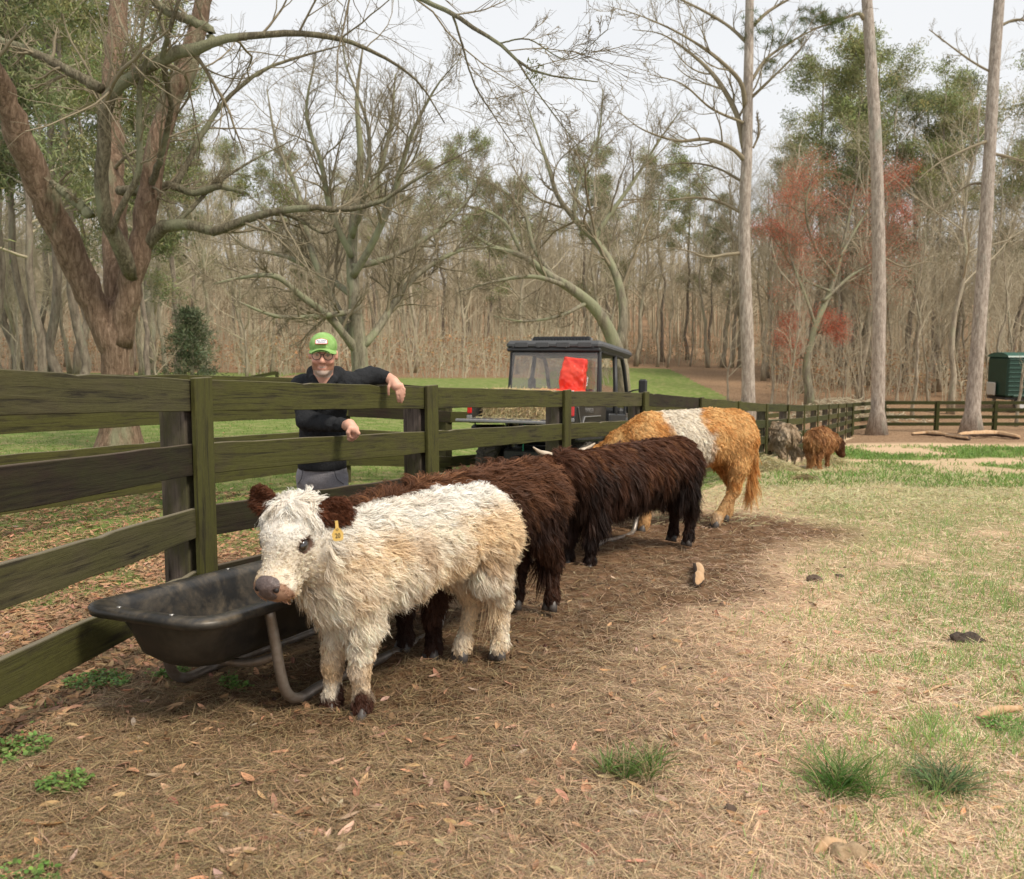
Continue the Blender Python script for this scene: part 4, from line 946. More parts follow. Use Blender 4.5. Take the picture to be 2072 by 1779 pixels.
    def combf(P, N):
        P = P / H; q = hs(P); inh = (q[:, 0] > -.02) & (np.abs(q[:, 1]) < .13) & (np.abs(q[:, 2]) < .16) & (P[:, 0] > h2 - .05)
        low = sstep(.85, .5, P[:, 2]); c = np.stack([-.55 + .35 * low, np.sign(P[:, 1]) * .3 * (1 - low), -.35 - .9 * low], 1)
        hc = np.tile(RH_ @ np.array([-1, 0, 0.]), (len(P), 1)) + RH_[:, 1][None] * np.sign(q[:, 1:2]) * .5
        top = (q[:, 0] < .02) & (q[:, 2] > .0); tk = np.tile(RH_ @ np.array([1.0, 0, .12]), (len(P), 1)) + RH_[:, 1][None] * (q[:, 1:2] * 12)
        hc = np.where(top[:, None], tk, hc); return np.where(inh[:, None], hc, c)
    fur('coat', root, Vw, Q, furn, lambda P, N: lenf(P, N) * 1.0, combf, lambda P, N: wrapc(P / H), furw, 5, curl, 2.2, clump, cstr, lift, .35, seed)
    # ears
    for s in (1, -1):
        es = head.get('ear', {}).get(s, (-.35, .95, -.10)); b0 = hp(-.005, s * .085, .02); d = RH_ @ nrm(np.array([es[0], s * es[1], es[2]])); el = .155 * k * head.get('earlen', 1)
        eu = head.get('earup', {}).get(s); un = RH_ @ np.array([.75, 0, .45]) if eu is None else np.asarray(eu, float)
        un = nrm(un - d * (un @ d)); wv = np.cross(un, d); Rm = np.stack([d, wv, un], 1)
        pr = [(lambda P: ellip(P, b0 + d * el * .52, (el * .52, .052 * k, .014 * k), Rm), .01), (lambda P: seg(P, b0, b0 + d * el * .4, .026 * k, .03 * k), .03), (lambda P: ellip(P, b0 + d * el * .55 + un * .014 * k, (el * .36, .03 * k, .012 * k), Rm), .012, 'sub')]
        Ve, Qe = surfnet(pr, b0 + d * el * .5 - .11 * k - el * .3, b0 + d * el * .5 + .11 * k + el * .3, .008 / H)
        ec = ear_dark if ear_dark is not None else None
        def ecol(P, N=None):
            if ec is None: return wrapc(P / H)
            return np.tile(np.array(ec), (len(P), 1)) * (.6 + .9 * vn(P * 25, 4))[:, None]
        eo = mesh('ear', Ve * H, Qe, M_SKINFUR, root, smooth=True, col=ecol(Ve * H) * .8)
        fur('ear_hair', eo, Ve * H, Qe, int(furn * .045), lambda P, N: np.full(len(P), .017 * H) * (1 + 1.1 * (P[:, 2] / H < (b0 + d * el * .5)[2])), lambda P, N, d=d: np.tile(d + [0, 0, -.35], (len(P), 1)), ecol, furw * .8, 3, .2, 2, 8, .5, .3, .3, seed + 5 + s)
    if eye:
        for s in (1, -1):
            mb = MB(); mb.ell(hp(.112, s * .079, .016) * H, np.array([.025, .015, .020]) * k * H, RH_, 18, 12); mb.build('eye', M_EYE, root, smooth=True)
    if noseon:
        mb = MB(); c = hp(.275, 0, -.034)
        pr = [(lambda P: ellip(P, hp(.266, 0, -.024), np.array([.042, .055, .044]) * k, RH_), .01), (lambda P: ellip(P, hp(.262, 0, .002), np.array([.034, .046, .024]) * k, RH_), .02)]
        for s in (1, -1): pr.append((lambda P, s=s: ellip(P, hp(.298, s * .038, -.004), np.array([.016, .0125, .013]) * k, RH_), .006, 'sub'))
        Vn_, Qn = surfnet(pr, c - .07 * k, c + .07 * k, .004 / H * k); no = mesh('nose', Vn_ * H, Qn, M_NOSE, root, smooth=True)
        for s in (1, -1):
            mb = MB(); mb.ell(hp(.284, s * .037, -.004) * H, np.array([.011, .0105, .010]) * k * H, RH_, 12, 8); mb.build('nostril', M_NOSTRIL, no, smooth=True)
    if horns:
        for hn in horns:
            pts = catmull(np.array([[*(hp(*q[:3]) * H), q[3] * k * H] for q in hn]), 12); mb = MB(); mb.tube(pts[:, :3], pts[:, 3], 10); mb.build('horn', M_HORN, root, smooth=True)
    # hooves
    for kd_, x0, o in (('f', h2, .015), ('h', -h2, .0)):
        for s in (1, -1):
            x = x0 + lo.get((kd_, s), 0) + o; mb = MB()
            for c in (1, -1):
                sy = s * .12 * st; pts = [[x + .005, sy + c * .018, .07], [x + .018, sy + c * .023, .03], [x + .028, sy + c * .024, -.005]]
                mb.tube(np.array(pts) * H, np.array([.022, .028, .031]) * H, 10)
            mb.build('hoof', M_HOOF, root, smooth=True)
    if tail:
        ts = tailspec or [(-h2 - .03, 0, .86), (-h2 - .11, 0, .76), (-h2 - .12, 0, .5), (-h2 - .10, 0, .28)]
        pts = catmull(np.array(ts, float), 14) * H; Vt, Qt = tube(pts, np.linspace(.035, .014, 14) * H, 8)
        tm = mesh('tail', Vt, Qt, M_SKINFUR, root, smooth=True, col=wrapc(Vt / H) * .8); zt = pts[-1][2]; zr = pts[0][2]
        fur('tail_hair', tm, Vt, Qt, int(furn * tailn), lambda P, N: (.03 + .15 * sstep(zr - .1, zt, P[:, 2])) * H, lambda P, N: np.tile([0, 0, -1.], (len(P), 1)), lambda P, N: wrapc(P / H), furw, 4, .10, 2, 10, .7, .03, .3, seed + 9)
    return root, hp, RH_, H, wrapc
def loc_hd(hind, fore, H, wp, wf, wup=(0, 0, 1)):
    """world head point / directions -> local head dict"""
    hind = np.asarray(hind, float); fore = np.asarray(fore, float); dv = fore - hind; yaw = math.atan2(dv[1], dv[0]); mid = (hind + fore) / 2; zz = gz(*mid)
    c, s = math.cos(-yaw), math.sin(-yaw); M = np.array([[c, -s, 0], [s, c, 0], [0, 0, 1]])
    return dict(pos=M @ (np.asarray(wp, float) - [mid[0], mid[1], zz]) / H, f=M @ np.asarray(wf, float), up=M @ np.asarray(wup, float))
def mixn(P, sc, s, a, b, lo=.4, hi=.6):
    t = sstep(lo, hi, fbm(P * sc, s, 3))[:, None]; return np.array(a) * (1 - t) + np.array(b) * t
def set_world(o, parent, M):
    pm = Matrix.Translation(parent.location) @ parent.rotation_euler.to_matrix().to_4x4()
    o.parent = parent; o.matrix_local = pm.inverted() @ M; return o
def facing(pos, d, up=(0, 0, 1), s=1.0):
    """matrix with local +Z along d, local +Y up, local +X to the right of the viewer"""
    z = nrm(np.asarray(d, float)); x = nrm(np.cross(np.asarray(up, float), z)); y = np.cross(z, x)
    return Matrix(((x[0], y[0], z[0], pos[0]), (x[1], y[1], z[1], pos[1]), (x[2], y[2], z[2], pos[2]), (0, 0, 0, 1))) @ Matrix.Scale(s, 4)
# --- white calf
WH, CR, TAN = (.82, .73, .60), (.76, .585, .38), (.46, .30, .155)
def white_col(P, q):
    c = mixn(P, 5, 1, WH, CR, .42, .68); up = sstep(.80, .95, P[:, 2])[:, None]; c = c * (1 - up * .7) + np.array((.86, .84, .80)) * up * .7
    t = sstep(.57, .70, fbm(P * 6.5, 8, 3))[:, None] * sstep(.35, .5, P[:, 2])[:, None] * sstep(.9, .75, P[:, 2])[:, None] * (q[:, :1] < -.1); c = c * (1 - .6 * t) + np.array(TAN) * .6 * t
    leg = sstep(.145, .10, P[:, 2] + (vn(P * 22, 3) - .5) * .10)[:, None] * (P[:, :1] > .1); c = c * (1 - leg) + np.array((.075, .030, .018)) * leg
    lt = sstep(.30, .24, P[:, 2])[:, None] * sstep(.16, .22, P[:, 2])[:, None] * (P[:, :1] > .1) * .4; c = c * (1 - lt) + np.array(TAN) * lt
    e = np.minimum(np.linalg.norm(q - [.112, .082, .016], axis=1), np.linalg.norm(q - [.112, -.082, .016], axis=1)); c = np.where((e < .031)[:, None], np.array((.16, .10, .075)), c)
    m = (q[:, 0] > .262) & (np.abs(q[:, 1]) < .1) & (np.abs(q[:, 2] + .03) < .1); c = np.where(m[:, None], np.array((.46, .28, .19)), c)
    m2 = m & (q[:, 2] < -.075); c = np.where(m2[:, None], np.array((.60, .36, .14)), c)
    return c
def wl(P, N):
    body = .058 + .014 * sstep(.6, .4, P[:, 2]) + .03 * (vn(P * 5, 6) - .5) * 2 * .5
    return np.where(P[:, 2] < .40, np.where(P[:, 2] < .13, .018, .011 + .028 * sstep(.25, .40, P[:, 2])), np.where(P[:, 2] < .5, .035 + (body - .035) * sstep(.4, .52, P[:, 2]), body))
hd_w = at(603, 1050, 3.14)
hind, fore = gp(980, 1338)[:2], gp(706, 1438)[:2]; Hc = .845
hw = loc_hd(hind, fore, Hc, hd_w, (-.23, -.67, -.70), (0, 0, 1))
hw['earlen'] = .78
hw['ear'] = {1: (-.55, .85, -.12), -1: (-.45, .62, .55)}
calf, hp, RHc, _, _ = cow('calf', 'fluffy cream white calf with dark brown ears and a yellow ear tag', hind, fore, Hc, white_col, 190000, wl, hw,
    {('h', 1): -.04, ('h', -1): .10, ('f', 1): -.02, ('f', -1): .03}, seed=11, cell=.010, ear_dark=(.10, .035, .016), furw=.0023, topknot=.048, cat='calf', headlen=.36, curl=.30, neckr=(.155, .115), belly=-.06, fat=.82, stance=.62, tailn=.003, clump=12, cstr=.42, lift=.2,
    tailspec=[(-.50, 0, .80), (-.54, .03, .68), (-.52, .05, .48), (-.44, .06, .36)])

M_TAG = plain('tag_yellow', (.62, .40, .10), .5, noise=30, c2=(.72, .50, .16))
M_INK = plain('ink_black', (.02, .018, .018), .7)
def prism(name, pts, th, mat, parent, M):
    n = len(pts); V = np.array([[x, y, -th / 2] for x, y in pts] + [[x, y, th / 2] for x, y in pts]); i = np.arange(n); j = (i + 1) % n
    o = mesh(name, V, [np.stack([i, j, j + n, i + n], -1), i[::-1][None], (i + n)[None]], mat); return set_world(o, parent, M)
tp = at(683, 1078, 3.02); tM = facing(tp, (.12, -1, .1), (-.08, 0, 1))
tag_pts = [(-.018, -.024), (-.010, -.029), (.010, -.029), (.018, -.024), (.020, -.004), (.013, .010), (.0055, .018), (.005, .042), (-.005, .042), (-.0055, .018), (-.013, .010), (-.020, -.004)]
tg = prism('ear_tag', tag_pts, .0025, M_TAG, calf, tM)
tx = text_mesh('tag_number', '20', .024, M_INK, None, Matrix.Identity(4), .0006, .8); tx.parent = tg; tx.matrix_local = Matrix.Translation((0, -.011, .0022))
ar = MB(); ar.tube([[-.005, .012, .002], [0, .007, .002], [.005, .012, .002]], .0007, 4); ar.tube([[-.004, .0135, .002], [.004, .0135, .002]], .0006, 4); aro = ar.build('tag_mark', M_INK, tg)
# --- dark brown cow behind the calf
DK, RD = (.030, .013, .008), (.125, .050, .022)
def brown_col(P, q):
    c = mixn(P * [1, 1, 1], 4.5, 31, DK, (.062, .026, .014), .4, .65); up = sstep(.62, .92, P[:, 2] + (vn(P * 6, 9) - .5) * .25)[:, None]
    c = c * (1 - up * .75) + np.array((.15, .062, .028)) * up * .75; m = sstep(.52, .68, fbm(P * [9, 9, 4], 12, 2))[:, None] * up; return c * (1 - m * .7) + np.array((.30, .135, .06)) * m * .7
def bl(P, N): return np.where(P[:, 2] < .40, .022 + .035 * sstep(.2, .4, P[:, 2]), .075 + .03 * (P[:, 2] > .8))
hind, fore = gp(1080, 1243)[:2], gp(850, 1322)[:2]
hb = loc_hd(hind, fore, .885, at(716, 1064, 4.0), (-.62, -.05, -.78)); hb['ear'] = {1: (-.5, .85, -.3), -1: (-.5, .85, -.3)}
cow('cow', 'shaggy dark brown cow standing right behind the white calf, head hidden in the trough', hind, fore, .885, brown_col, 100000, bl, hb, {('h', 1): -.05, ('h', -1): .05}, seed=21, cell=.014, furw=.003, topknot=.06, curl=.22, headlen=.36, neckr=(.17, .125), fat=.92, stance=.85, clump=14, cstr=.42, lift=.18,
    tailspec=[(-.56, 0, .84), (-.62, .0, .74), (-.63, .02, .5), (-.58, .04, .30)])
# --- black-brown horned highland
BK = (.017, .0085, .006)
def black_col(P, q):
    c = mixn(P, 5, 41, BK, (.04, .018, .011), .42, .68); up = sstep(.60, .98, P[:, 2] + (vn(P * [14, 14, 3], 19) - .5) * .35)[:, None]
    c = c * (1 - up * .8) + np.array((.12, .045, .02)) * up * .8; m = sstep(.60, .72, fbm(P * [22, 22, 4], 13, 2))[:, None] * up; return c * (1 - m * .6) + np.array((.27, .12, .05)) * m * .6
def kl(P, N): return np.where(P[:, 2] < .42, .035 + .05 * sstep(.15, .4, P[:, 2]), .085 + .06 * sstep(.7, .5, P[:, 2]))
hind, fore = gp(1372, 1105)[:2], gp(1178, 1143)[:2]
hk = loc_hd(hind, fore, .96, at(1139, 932, 6.2), (-.35, .62, -.72)); hk['ear'] = {1: (-.5, .85, -.35), -1: (-.5, .85, -.35)}
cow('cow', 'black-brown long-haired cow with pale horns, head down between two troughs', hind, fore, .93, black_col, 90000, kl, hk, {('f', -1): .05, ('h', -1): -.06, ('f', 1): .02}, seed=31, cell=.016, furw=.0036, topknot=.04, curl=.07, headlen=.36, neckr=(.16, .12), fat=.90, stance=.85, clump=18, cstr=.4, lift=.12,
    horns=[[(-.02, s * .06, .05, .019), (-.03, s * .13, .07, .018), (-.045, s * .18, .075, .014), (-.08, s * .235, .09, .004)] for s in (1, -1)], tail=False)
# --- orange and white belted cow
OR, OR2, CRM = (.58, .28, .085), (.72, .44, .18), (.76, .68, .56)
def orange_col(P, q):
    c = mixn(P, 6, 51, OR, OR2, .4, .62); x = P[:, 0] + (vn(P * 7, 15) - .5) * .12 + (vn(P * 22, 16) - .5) * .07 + .16 * (.8 - P[:, 2]); b = sstep(-.10, -.04, x)[:, None] * sstep(.31, .24, x)[:, None]
    c = c * (1 - b) + np.array(CRM) * b; lg = sstep(.35, .2, P[:, 2])[:, None]; return c * (1 - lg * .7) + np.array((.62, .40, .20)) * lg * .7
def ol(P, N): return np.where(P[:, 2] < .42, .013 + .03 * sstep(.2, .4, P[:, 2]), .032)
hind, fore = gp(1490, 1060)[:2], gp(1322, 1068)[:2]
fore = hind + nrm(fore - hind) * 1.0
ho = loc_hd(hind, fore, 1.17, at(1222, 925, 8.35), (-.75, .15, -.65)); ho['ear'] = {1: (-.5, .85, -.3), -1: (-.5, .85, -.3)}
cow('cow', 'orange cow with a white belt and long hanging tail, tallest of the cattle', hind, fore, 1.17, orange_col, 95000, ol, ho, {('h', 1): .26, ('h', -1): .02, ('f', 1): .05, ('f', -1): -.08}, seed=41, cell=.017, furw=.004, topknot=.05, curl=.22, headlen=.36, neckr=(.17, .11), belly=-.03, fat=.92, clump=10, cstr=.4, lift=.2,
    tailspec=[(-.44, 0, .90), (-.55, -.02, .86), (-.60, -.03, .6), (-.58, -.03, .30)])
# --- two far cattle at the hay
def grey_col(P, q): return mixn(P, 5, 61, (.44, .33, .22), (.64, .52, .38), .4, .62) * (1 - .45 * sstep(.55, .65, fbm(P * 6, 6, 2)))[:, None]
def ginger_col(P, q):
    c = mixn(P, 6, 71, (.34, .16, .065), (.52, .29, .13), .4, .62); h = ((q[:, 0] > -.1) & (np.abs(q[:, 1]) < .2) & (np.abs(q[:, 2]) < .2))[:, None]; return np.where(h, np.array((.11, .045, .02)), c)
def fl(P, N): return np.where(P[:, 2] < .4, .03, .085)
hind, fore = np.array([5.40, 17.1]), np.array([5.15, 17.9])
hg = loc_hd(hind, fore, .93, (5.0, 18.3, gz(5, 18.3) + .42), (-.1, .5, -.8)); cow('cow', 'grey-tan shaggy cow seen from behind at the far hay', hind, fore, .95, grey_col, 26000, fl, hg, seed=51, cell=.02, furw=.010, curl=.25, noseon=False, eye=False, headlen=.36,
    tailspec=[(-.55, 0, .84), (-.62, 0, .74), (-.63, -.05, .55), (-.60, -.22, .42)])
hind, fore = np.array([5.86, 16.9]), np.array([6.22, 17.5])
hg = loc_hd(hind, fore, .83, (6.62, 17.75, gz(6.6, 17.7) + .48), (.45, -.15, -.85)); hg['ear'] = {1: (-.5, .85, -.2), -1: (-.5, .85, -.2)}
cow('cow', 'small ginger shaggy cow with a darker head, eating the far hay', hind, fore, .84, ginger_col, 26000, fl, hg, seed=61, cell=.02, furw=.010, curl=.25, noseon=False, eye=False, headlen=.36)
# ---------------------------------------------------------------- feed troughs
def trough_material():
    m, t, b = newmat('trough_plastic'); tc = t.nodes.new('ShaderNodeTexCoord'); v = tc.outputs['Object']
    n1 = noise_node(t, mapping(t, v, (3, 3, 3)), 1.5, 6, .7, .5); n2_ = noise_node(t, mapping(t, v, (1, 1, 1)), 22, 10, .72)
    sx = t.nodes.new('ShaderNodeSeparateXYZ'); t.links.new(v, sx.inputs[0])
    c = ramp(t, n1, [(.45, (.014, .014, .014)), (.75, (.07, .062, .05))]); dust = ramp(t, n2_, [(.40, (0, 0, 0)), (.72, (.55, .55, .55))])
    dust = mixc(t, 1.0, dust, ramp(t, n1, [(.42, (.15, .15, .15)), (.62, (1, 1, 1))]), 'MULTIPLY')
    ge = t.nodes.new('ShaderNodeNewGeometry'); sn = t.nodes.new('ShaderNodeSeparateXYZ'); t.links.new(ge.outputs['Normal'], sn.inputs[0])
    dust = mixc(t, 1.0, dust, ramp(t, sn.outputs[2], [(.0, (0, 0, 0)), (.6, (.8, .8, .8))]), 'MULTIPLY')
    t.links.new(mixc(t, dust, c, (.30, .22, .13)), b.inputs['Base Color']); b.inputs['Roughness'].default_value = .42; bumpn(t, b, n2_, .15, .004); return m
M_TUB = trough_material()
M_RIVET = plain('rivet', (.5, .48, .45), .35, .9)
M_FEED = vcol('feed', .9)
def rrect(hx, hy, r, n=8):
    P = []
    for cx, cy, a0 in ((hx - r, hy - r, 0), (-hx + r, hy - r, 90), (-hx + r, -hy + r, 180), (hx - r, -hy + r, 270)):
        for i in range(n + 1): a = math.radians(a0 + 90 * i / n); P.append((cx + r * math.cos(a), cy + r * math.sin(a)))
    return np.array(P)
def trough(label, A, B, W_, zr0, zr1, feed=True, seed=1):
    A = np.asarray(A, float); B = np.asarray(B, float); mid = (A + B) / 2; L = np.linalg.norm(B - A); yaw = math.atan2(*(B - A)[::-1]); zb = gz(*mid)
    root = thing('feed_trough', label, 'trough', (mid[0], mid[1], zb), yaw); hx, hy = L / 2, W_ / 2; zr = lambda x: (zr0 + (zr1 - zr0) * (x + hx) / L) - zb
    # profile loops: outer lip, top, inner wall, floor, then outer wall
    prof = [(0, -.035, .12), (.004, -.012, .12), (-.004, -.002, .12), (-.02, .002, .12), (-.05, .002, .11), (-.068, -.006, .10), (-.080, -.03, .10), (-.105, -.13, .11), (-.13, -.22, .12), (-.17, -.262, .12), (-.24, -.275, .1), (-.285, -.278, .02)]
    out_ = [(-.285, -.286, .02), (-.24, -.284, .1), (-.165, -.272, .12), (-.12, -.225, .12), (-.095, -.13, .12), (-.072, -.04, .11), (-.06, -.018, .11), (-.012, -.018, .12), (-.008, -.035, .12)]
    prof = [(o, z * (.84 if z < -.1 else 1), r) for o, z, r in prof]; out_ = [(o, z * (.84 if z < -.1 else 1), r) for o, z, r in out_]
    loops = []
    for off, z, r in prof + out_:
        p = rrect(hx + off, max(hy + off, .012), min(max(r, .01), max(hy + off, .012) * .95)); loops.append(np.column_stack([p, zr(p[:, 0]) + z]))
    n = len(loops[0]); V = np.concatenate(loops); k = len(loops); Q = []
    i = np.arange(n); j = (i + 1) % n
    for a in range(k):
        b = (a + 1) % k; Q.append(np.stack([a * n + i, b * n + i, b * n + j, a * n + j], -1))
    mesh('tub', V, np.concatenate(Q), M_TUB, root, smooth=True)
    for (x, y) in [(-hx + .035, -.12), (-hx + .035, .12), (-.3, hy - .035), (.4, hy - .035), (-.3, -hy + .035), (.4, -hy + .035)]:
        mb = MB(); mb.ell((x, y, zr(x) + .004), (.009, .009, .003), nu=10, nv=5); mb.build('rivet', M_RIVET, root, smooth=True)
    # tubular stand: each side pipe runs down, along the ground and up again; cross pipes
    for s in (1, -1):
        y = s * (hy - .04); x0 = -hx + .40; x1 = hx - .35
        pts = [(x0 - .02, y, zr(x0) - .03), (x0 - .01, y + s * .01, zr(x0) * .5)]; g0 = gz(*(mid + (x0) * nrm(B - A))) - zb + .02; g1 = gz(*(mid + (x1) * nrm(B - A))) - zb + .02
        pts = [(x0 - .02, y, zr(x0) - .025), (x0, y + s * .012, zr(x0) - .18), (x0 + .015, y + s * .02, g0 + .14), (x0 + .05, y + s * .022, g0 + .05), (x0 + .13, y + s * .022, g0 + .005), (x0 + .3, y + s * .02, g0), ((x0 + x1) / 2, y + s * .02, (g0 + g1) / 2), (x1 - .15, y + s * .02, g1), (x1 - .04, y + s * .02, g1 + .05), (x1, y + s * .015, g1 + .16), (x1, y, zr(x1) - .03)]
        mb = MB(); mb.tube(catmull(pts, 60), .021, 12); mb.build('stand_pipe', M_METAL, root, smooth=True)
    for x in (-hx + .41, hx - .35):
        mb = MB(); mb.tube(catmull([(x, hy - .03, zr(x) - .22), (x, hy * .4, zr(x) - .27), (x, -hy * .4, zr(x) - .27), (x, -hy + .03, zr(x) - .22)], 20), .017, 10); mb.build('cross_pipe', M_METAL, root, smooth=True)
    if feed:
        rg = np.random.default_rng(seed); m = 5200; x = rg.uniform(-hx * .5, hx * .8, m); y = rg.normal(size=m) * hy * .28; y = np.clip(y, -hy + .24, hy - .24) + rg.normal(size=m) * .03; keep = vn(np.stack([x * 5, y * 9, x * 0], -1), 3) > .38; x, y = x[keep], y[keep]; m = len(x)
        c = np.stack([x, y, zr(x) - .224 + rg.random(m) * .008], -1); V, Q, C = blades(c, nrm(rg.normal(size=(m, 3)) * [1, 1, .3]), rg.uniform(.006, .022, m), rg.uniform(.004, .010, m), rg, tint((.50, .33, .15), m, rg, .35))
        o = mesh('feed_remains', V, Q, M_STRAW, None, col=C); o.parent = root; o['kind'] = 'stuff'
    return root
DT = nrm(np.array([.38, .925])); PT = np.array([DT[1], -DT[0]])
A0 = np.array([-1.30, 2.97]); A1 = A0 + DT * 2.15
trough('near black plastic feed trough on a bent pipe stand', A0, A1, .60, EYE[2] - .925, EYE[2] - 1.075)
B0 = np.array([.22, 6.72]); B1 = B0 + nrm(np.array([.46, .89])) * 1.85
trough('far black plastic feed trough half hidden by the horned cow', B0, B1, .56, gz(*B0) + .5, gz(*B1) + .5, False)
# ---------------------------------------------------------------- the man
def man():
    base = at(655, 950, 5.52); base[2] = gz(base[0], base[1])
    root = thing('person', 'smiling person in green cap, glasses and black hoodie leaning over the mossy fence', 'person', base)
    b = base
    A3 = lambda u, v, Y: at(u, v, Y) - b
    hc = A3(654, 716, 5.34); RH2 = R3((.16, -1, -.06), (.03, 0, 1))      # columns fwd, left, up
    def h(x, y, z): return hc + RH2 @ np.array([y, -x, z])               # x: image right, y: toward camera, z: up
    Rr = np.stack([-RH2[:, 1], RH2[:, 0], RH2[:, 2]], 1)
    E = lambda c, r: (lambda P: ellip(P, h(*c), r, Rr))
    G = lambda a, c, ra, rb: (lambda P: seg(P, h(*a), h(*c), ra, rb))
    skin = [(E((0, -.015, .035), (.074, .095, .088)), 0), (E((0, .018, -.03), (.067, .072, .088)), .03), (E((0, .026, -.085), (.056, .055, .034)), .03), (E((0, .070, -.110), (.026, .019, .019)), .025),
            (G((0, .088, .002), (0, .113, -.038), .008, .0145), .012), (E((.012, .100, -.043), (.009, .010, .008)), .008), (E((-.012, .100, -.043), (.009, .010, .008)), .008),
            (G((-.034, .082, .020), (.034, .082, .020), .011, .011), .02), (E((.038, .064, -.042), (.022, .02, .018)), .02), (E((-.038, .064, -.042), (.022, .02, .018)), .02),
            (E((.031, .098, .001), (.015, .012, .010)), .012, 'sub'), (E((-.031, .098, .001), (.015, .012, .010)), .012, 'sub'),
            (E((.0, .096, -.073), (.021, .010, .0055)), .006, 'sub'), (G((-.02, .082, -.083), (.02, .082, -.083), .006, .006), .006),
            (G((0, -.02, -.07), (0, -.035, -.19), .056, .062), .03)]
    for s in (1, -1): skin += [(lambda P, s=s: ellip(P, h(s * .080, -.008, -.008), (.009, .018, .029), Rr), .01), (lambda P, s=s: ellip(P, h(s * .089, .003, -.006), (.005, .010, .017), Rr), .006, 'sub')]
    shL, shR = A3(612, 783, 5.50), A3(700, 776, 5.50); ch = (shL + shR) / 2
    pel = A3(652, 945, 5.58); elL, wrL = A3(622, 852, 5.36), A3(698, 861, 5.17); elR, wrR = A3(752, 760, 5.62), A3(786, 764, 5.60)
    S_ = lambda a, c, ra, rb, sc=None: (lambda P: seg(P, a, c, ra, rb, sc))
    skin += [(S_(ch + [0, 0, -.04], pel, .095, .095), .05), (S_(shL, elL, .05, .042), .03), (S_(elL, wrL, .04, .026), .02), (S_(shR, elR, .05, .042), .03), (S_(elR, wrR, .04, .026), .02)]
    fl, fr = np.array([-.12, .15, .04]), np.array([.13, .05, .04])
    for s, f in ((-1, fl), (1, fr)):
        hip = pel + [s * .065, 0, -.07]; kn = (hip + f) / 2 + [0, -.05, .02]; skin += [(S_(hip, kn, .065, .05), .02), (S_(kn, f + [0, 0, .05], .055, .04), .03), (S_(f, f + [0, -.16, -.005], .04, .035), .03)]
    hd_ = []
    px = .0031
    hh = lambda u, v, Y: A3(u, v, Y)
    # draped hand (image right)
    hd_ += [(S_(wrR, hh(794, 771, 5.575), .026, .030), .02), (S_(hh(793, 770, 5.575), hh(801, 782, 5.545), .029, .028), .02), (S_(hh(799, 772, 5.56), hh(808, 780, 5.55), .022, .020), .02)]
    for a in ([(800, 784), (804, 797), (805, 806), (806, 813)], [(805, 783), (810, 797), (811.5, 807), (812, 815)], [(809.5, 781), (814.5, 794), (815, 803), (815, 810)], [(812.5, 777), (818, 788), (818.5, 796), (818, 802)], [(790, 773), (786.5, 783), (786, 791), (786.5, 799)]):
        yy = [5.545, 5.535, 5.54, 5.55]; rr = [.0105, .0095, .0085, .0072] if a[0][0] != 812.5 else [.0088, .008, .0072, .0062]
        for q in range(3): hd_.append((S_(hh(*a[q], yy[q]), hh(*a[q + 1], yy[q + 1]), rr[q], rr[q + 1]), .004))
    # loosely closed hand (image left)
    hd_ += [(S_(wrL, hh(707, 860, 5.12), .026, .030), .02), (S_(hh(707, 860, 5.12), hh(716, 869, 5.10), .031, .030), .02)]
    for i, (a, dY) in enumerate((([(720, 868), (725, 877), (719, 882), (713, 879)], 0), ([(718, 872), (722, 882), (716, 887), (710, 883)], .012), ([(715, 875), (718, 886), (712, 890), (707, 886)], .022), ([(711, 876), (713, 887), (708, 890), (704, 887)], .03), ([(708, 866), (704, 875), (706, 883), (711, 886)], -.02))):
        yy = [5.09, 5.085, 5.10, 5.12]; rr = [.012, .0115, .010, .0085]
        for q in range(3): hd_.append((S_(hh(*a[q], yy[q] + dY), hh(*a[q + 1], yy[q + 1] + dY), rr[q], rr[q + 1]), .004))
    skin += hd_
    # one continuous body: fine grid above the waist
    V, Q = surfnet(skin, [-.42, -.62, -.02], [.62, .42, 1.86], .009)
    # finer head & hands need a finer net, so use one global 9 mm net only below; refine by projecting onto the field
    def refine(V, Q, prims, it=2):
        # subdivide quads that lie in head/hands once via midpoint (linear) and re-project on the zero set
        Vn_ = V; N_ = vnormals(Vn_, Q)
        for _ in range(it):
            d = evalf(prims, Vn_.astype(np.float32)); Vn_ = Vn_ - N_ * np.clip(d, -.006, .006)[:, None]
        return Vn_
    V = refine(V, Q, skin)
    q = (V - hc) @ Rr; N = vnormals(V, Q)
    c = np.tile(np.array([.62, .33, .235]), (len(V), 1)) * (.92 + .16 * vn(V * 40, 2))[:, None]
    red = np.exp(-((np.abs(q[:, 0]) - .04) ** 2 + (q[:, 2] + .035) ** 2) / .0008) * (q[:, 1] > .03); c = c * (1 - .35 * red[:, None]) + np.array([.62, .22, .16]) * .35 * red[:, None]
    beard = ((q[:, 2] < -.045) & (q[:, 2] > -.14) & (q[:, 1] > .012) & (np.hypot(q[:, 0] / .028, (q[:, 2] + .073) / .014) > 1)) * sstep(-.045, -.062, q[:, 2] + .25 * np.maximum(np.abs(q[:, 0]) - .03, 0) * -1)
    bc = np.where((q[:, 2] < -.095)[:, None], np.array([.50, .42, .36]), np.array([.24, .11, .06])) * (.8 + .5 * vn(V * 160, 5))[:, None]; beard = np.clip(beard, 0, 1)[:, None] * .8
    c = c * (1 - beard) + bc * beard
    lip = np.exp(-((q[:, 0] / .024) ** 2 + ((q[:, 2] + .084) / .006) ** 2)) * (q[:, 1] > .06); c = c * (1 - .6 * lip[:, None]) + np.array([.5, .17, .13]) * .6 * lip[:, None]
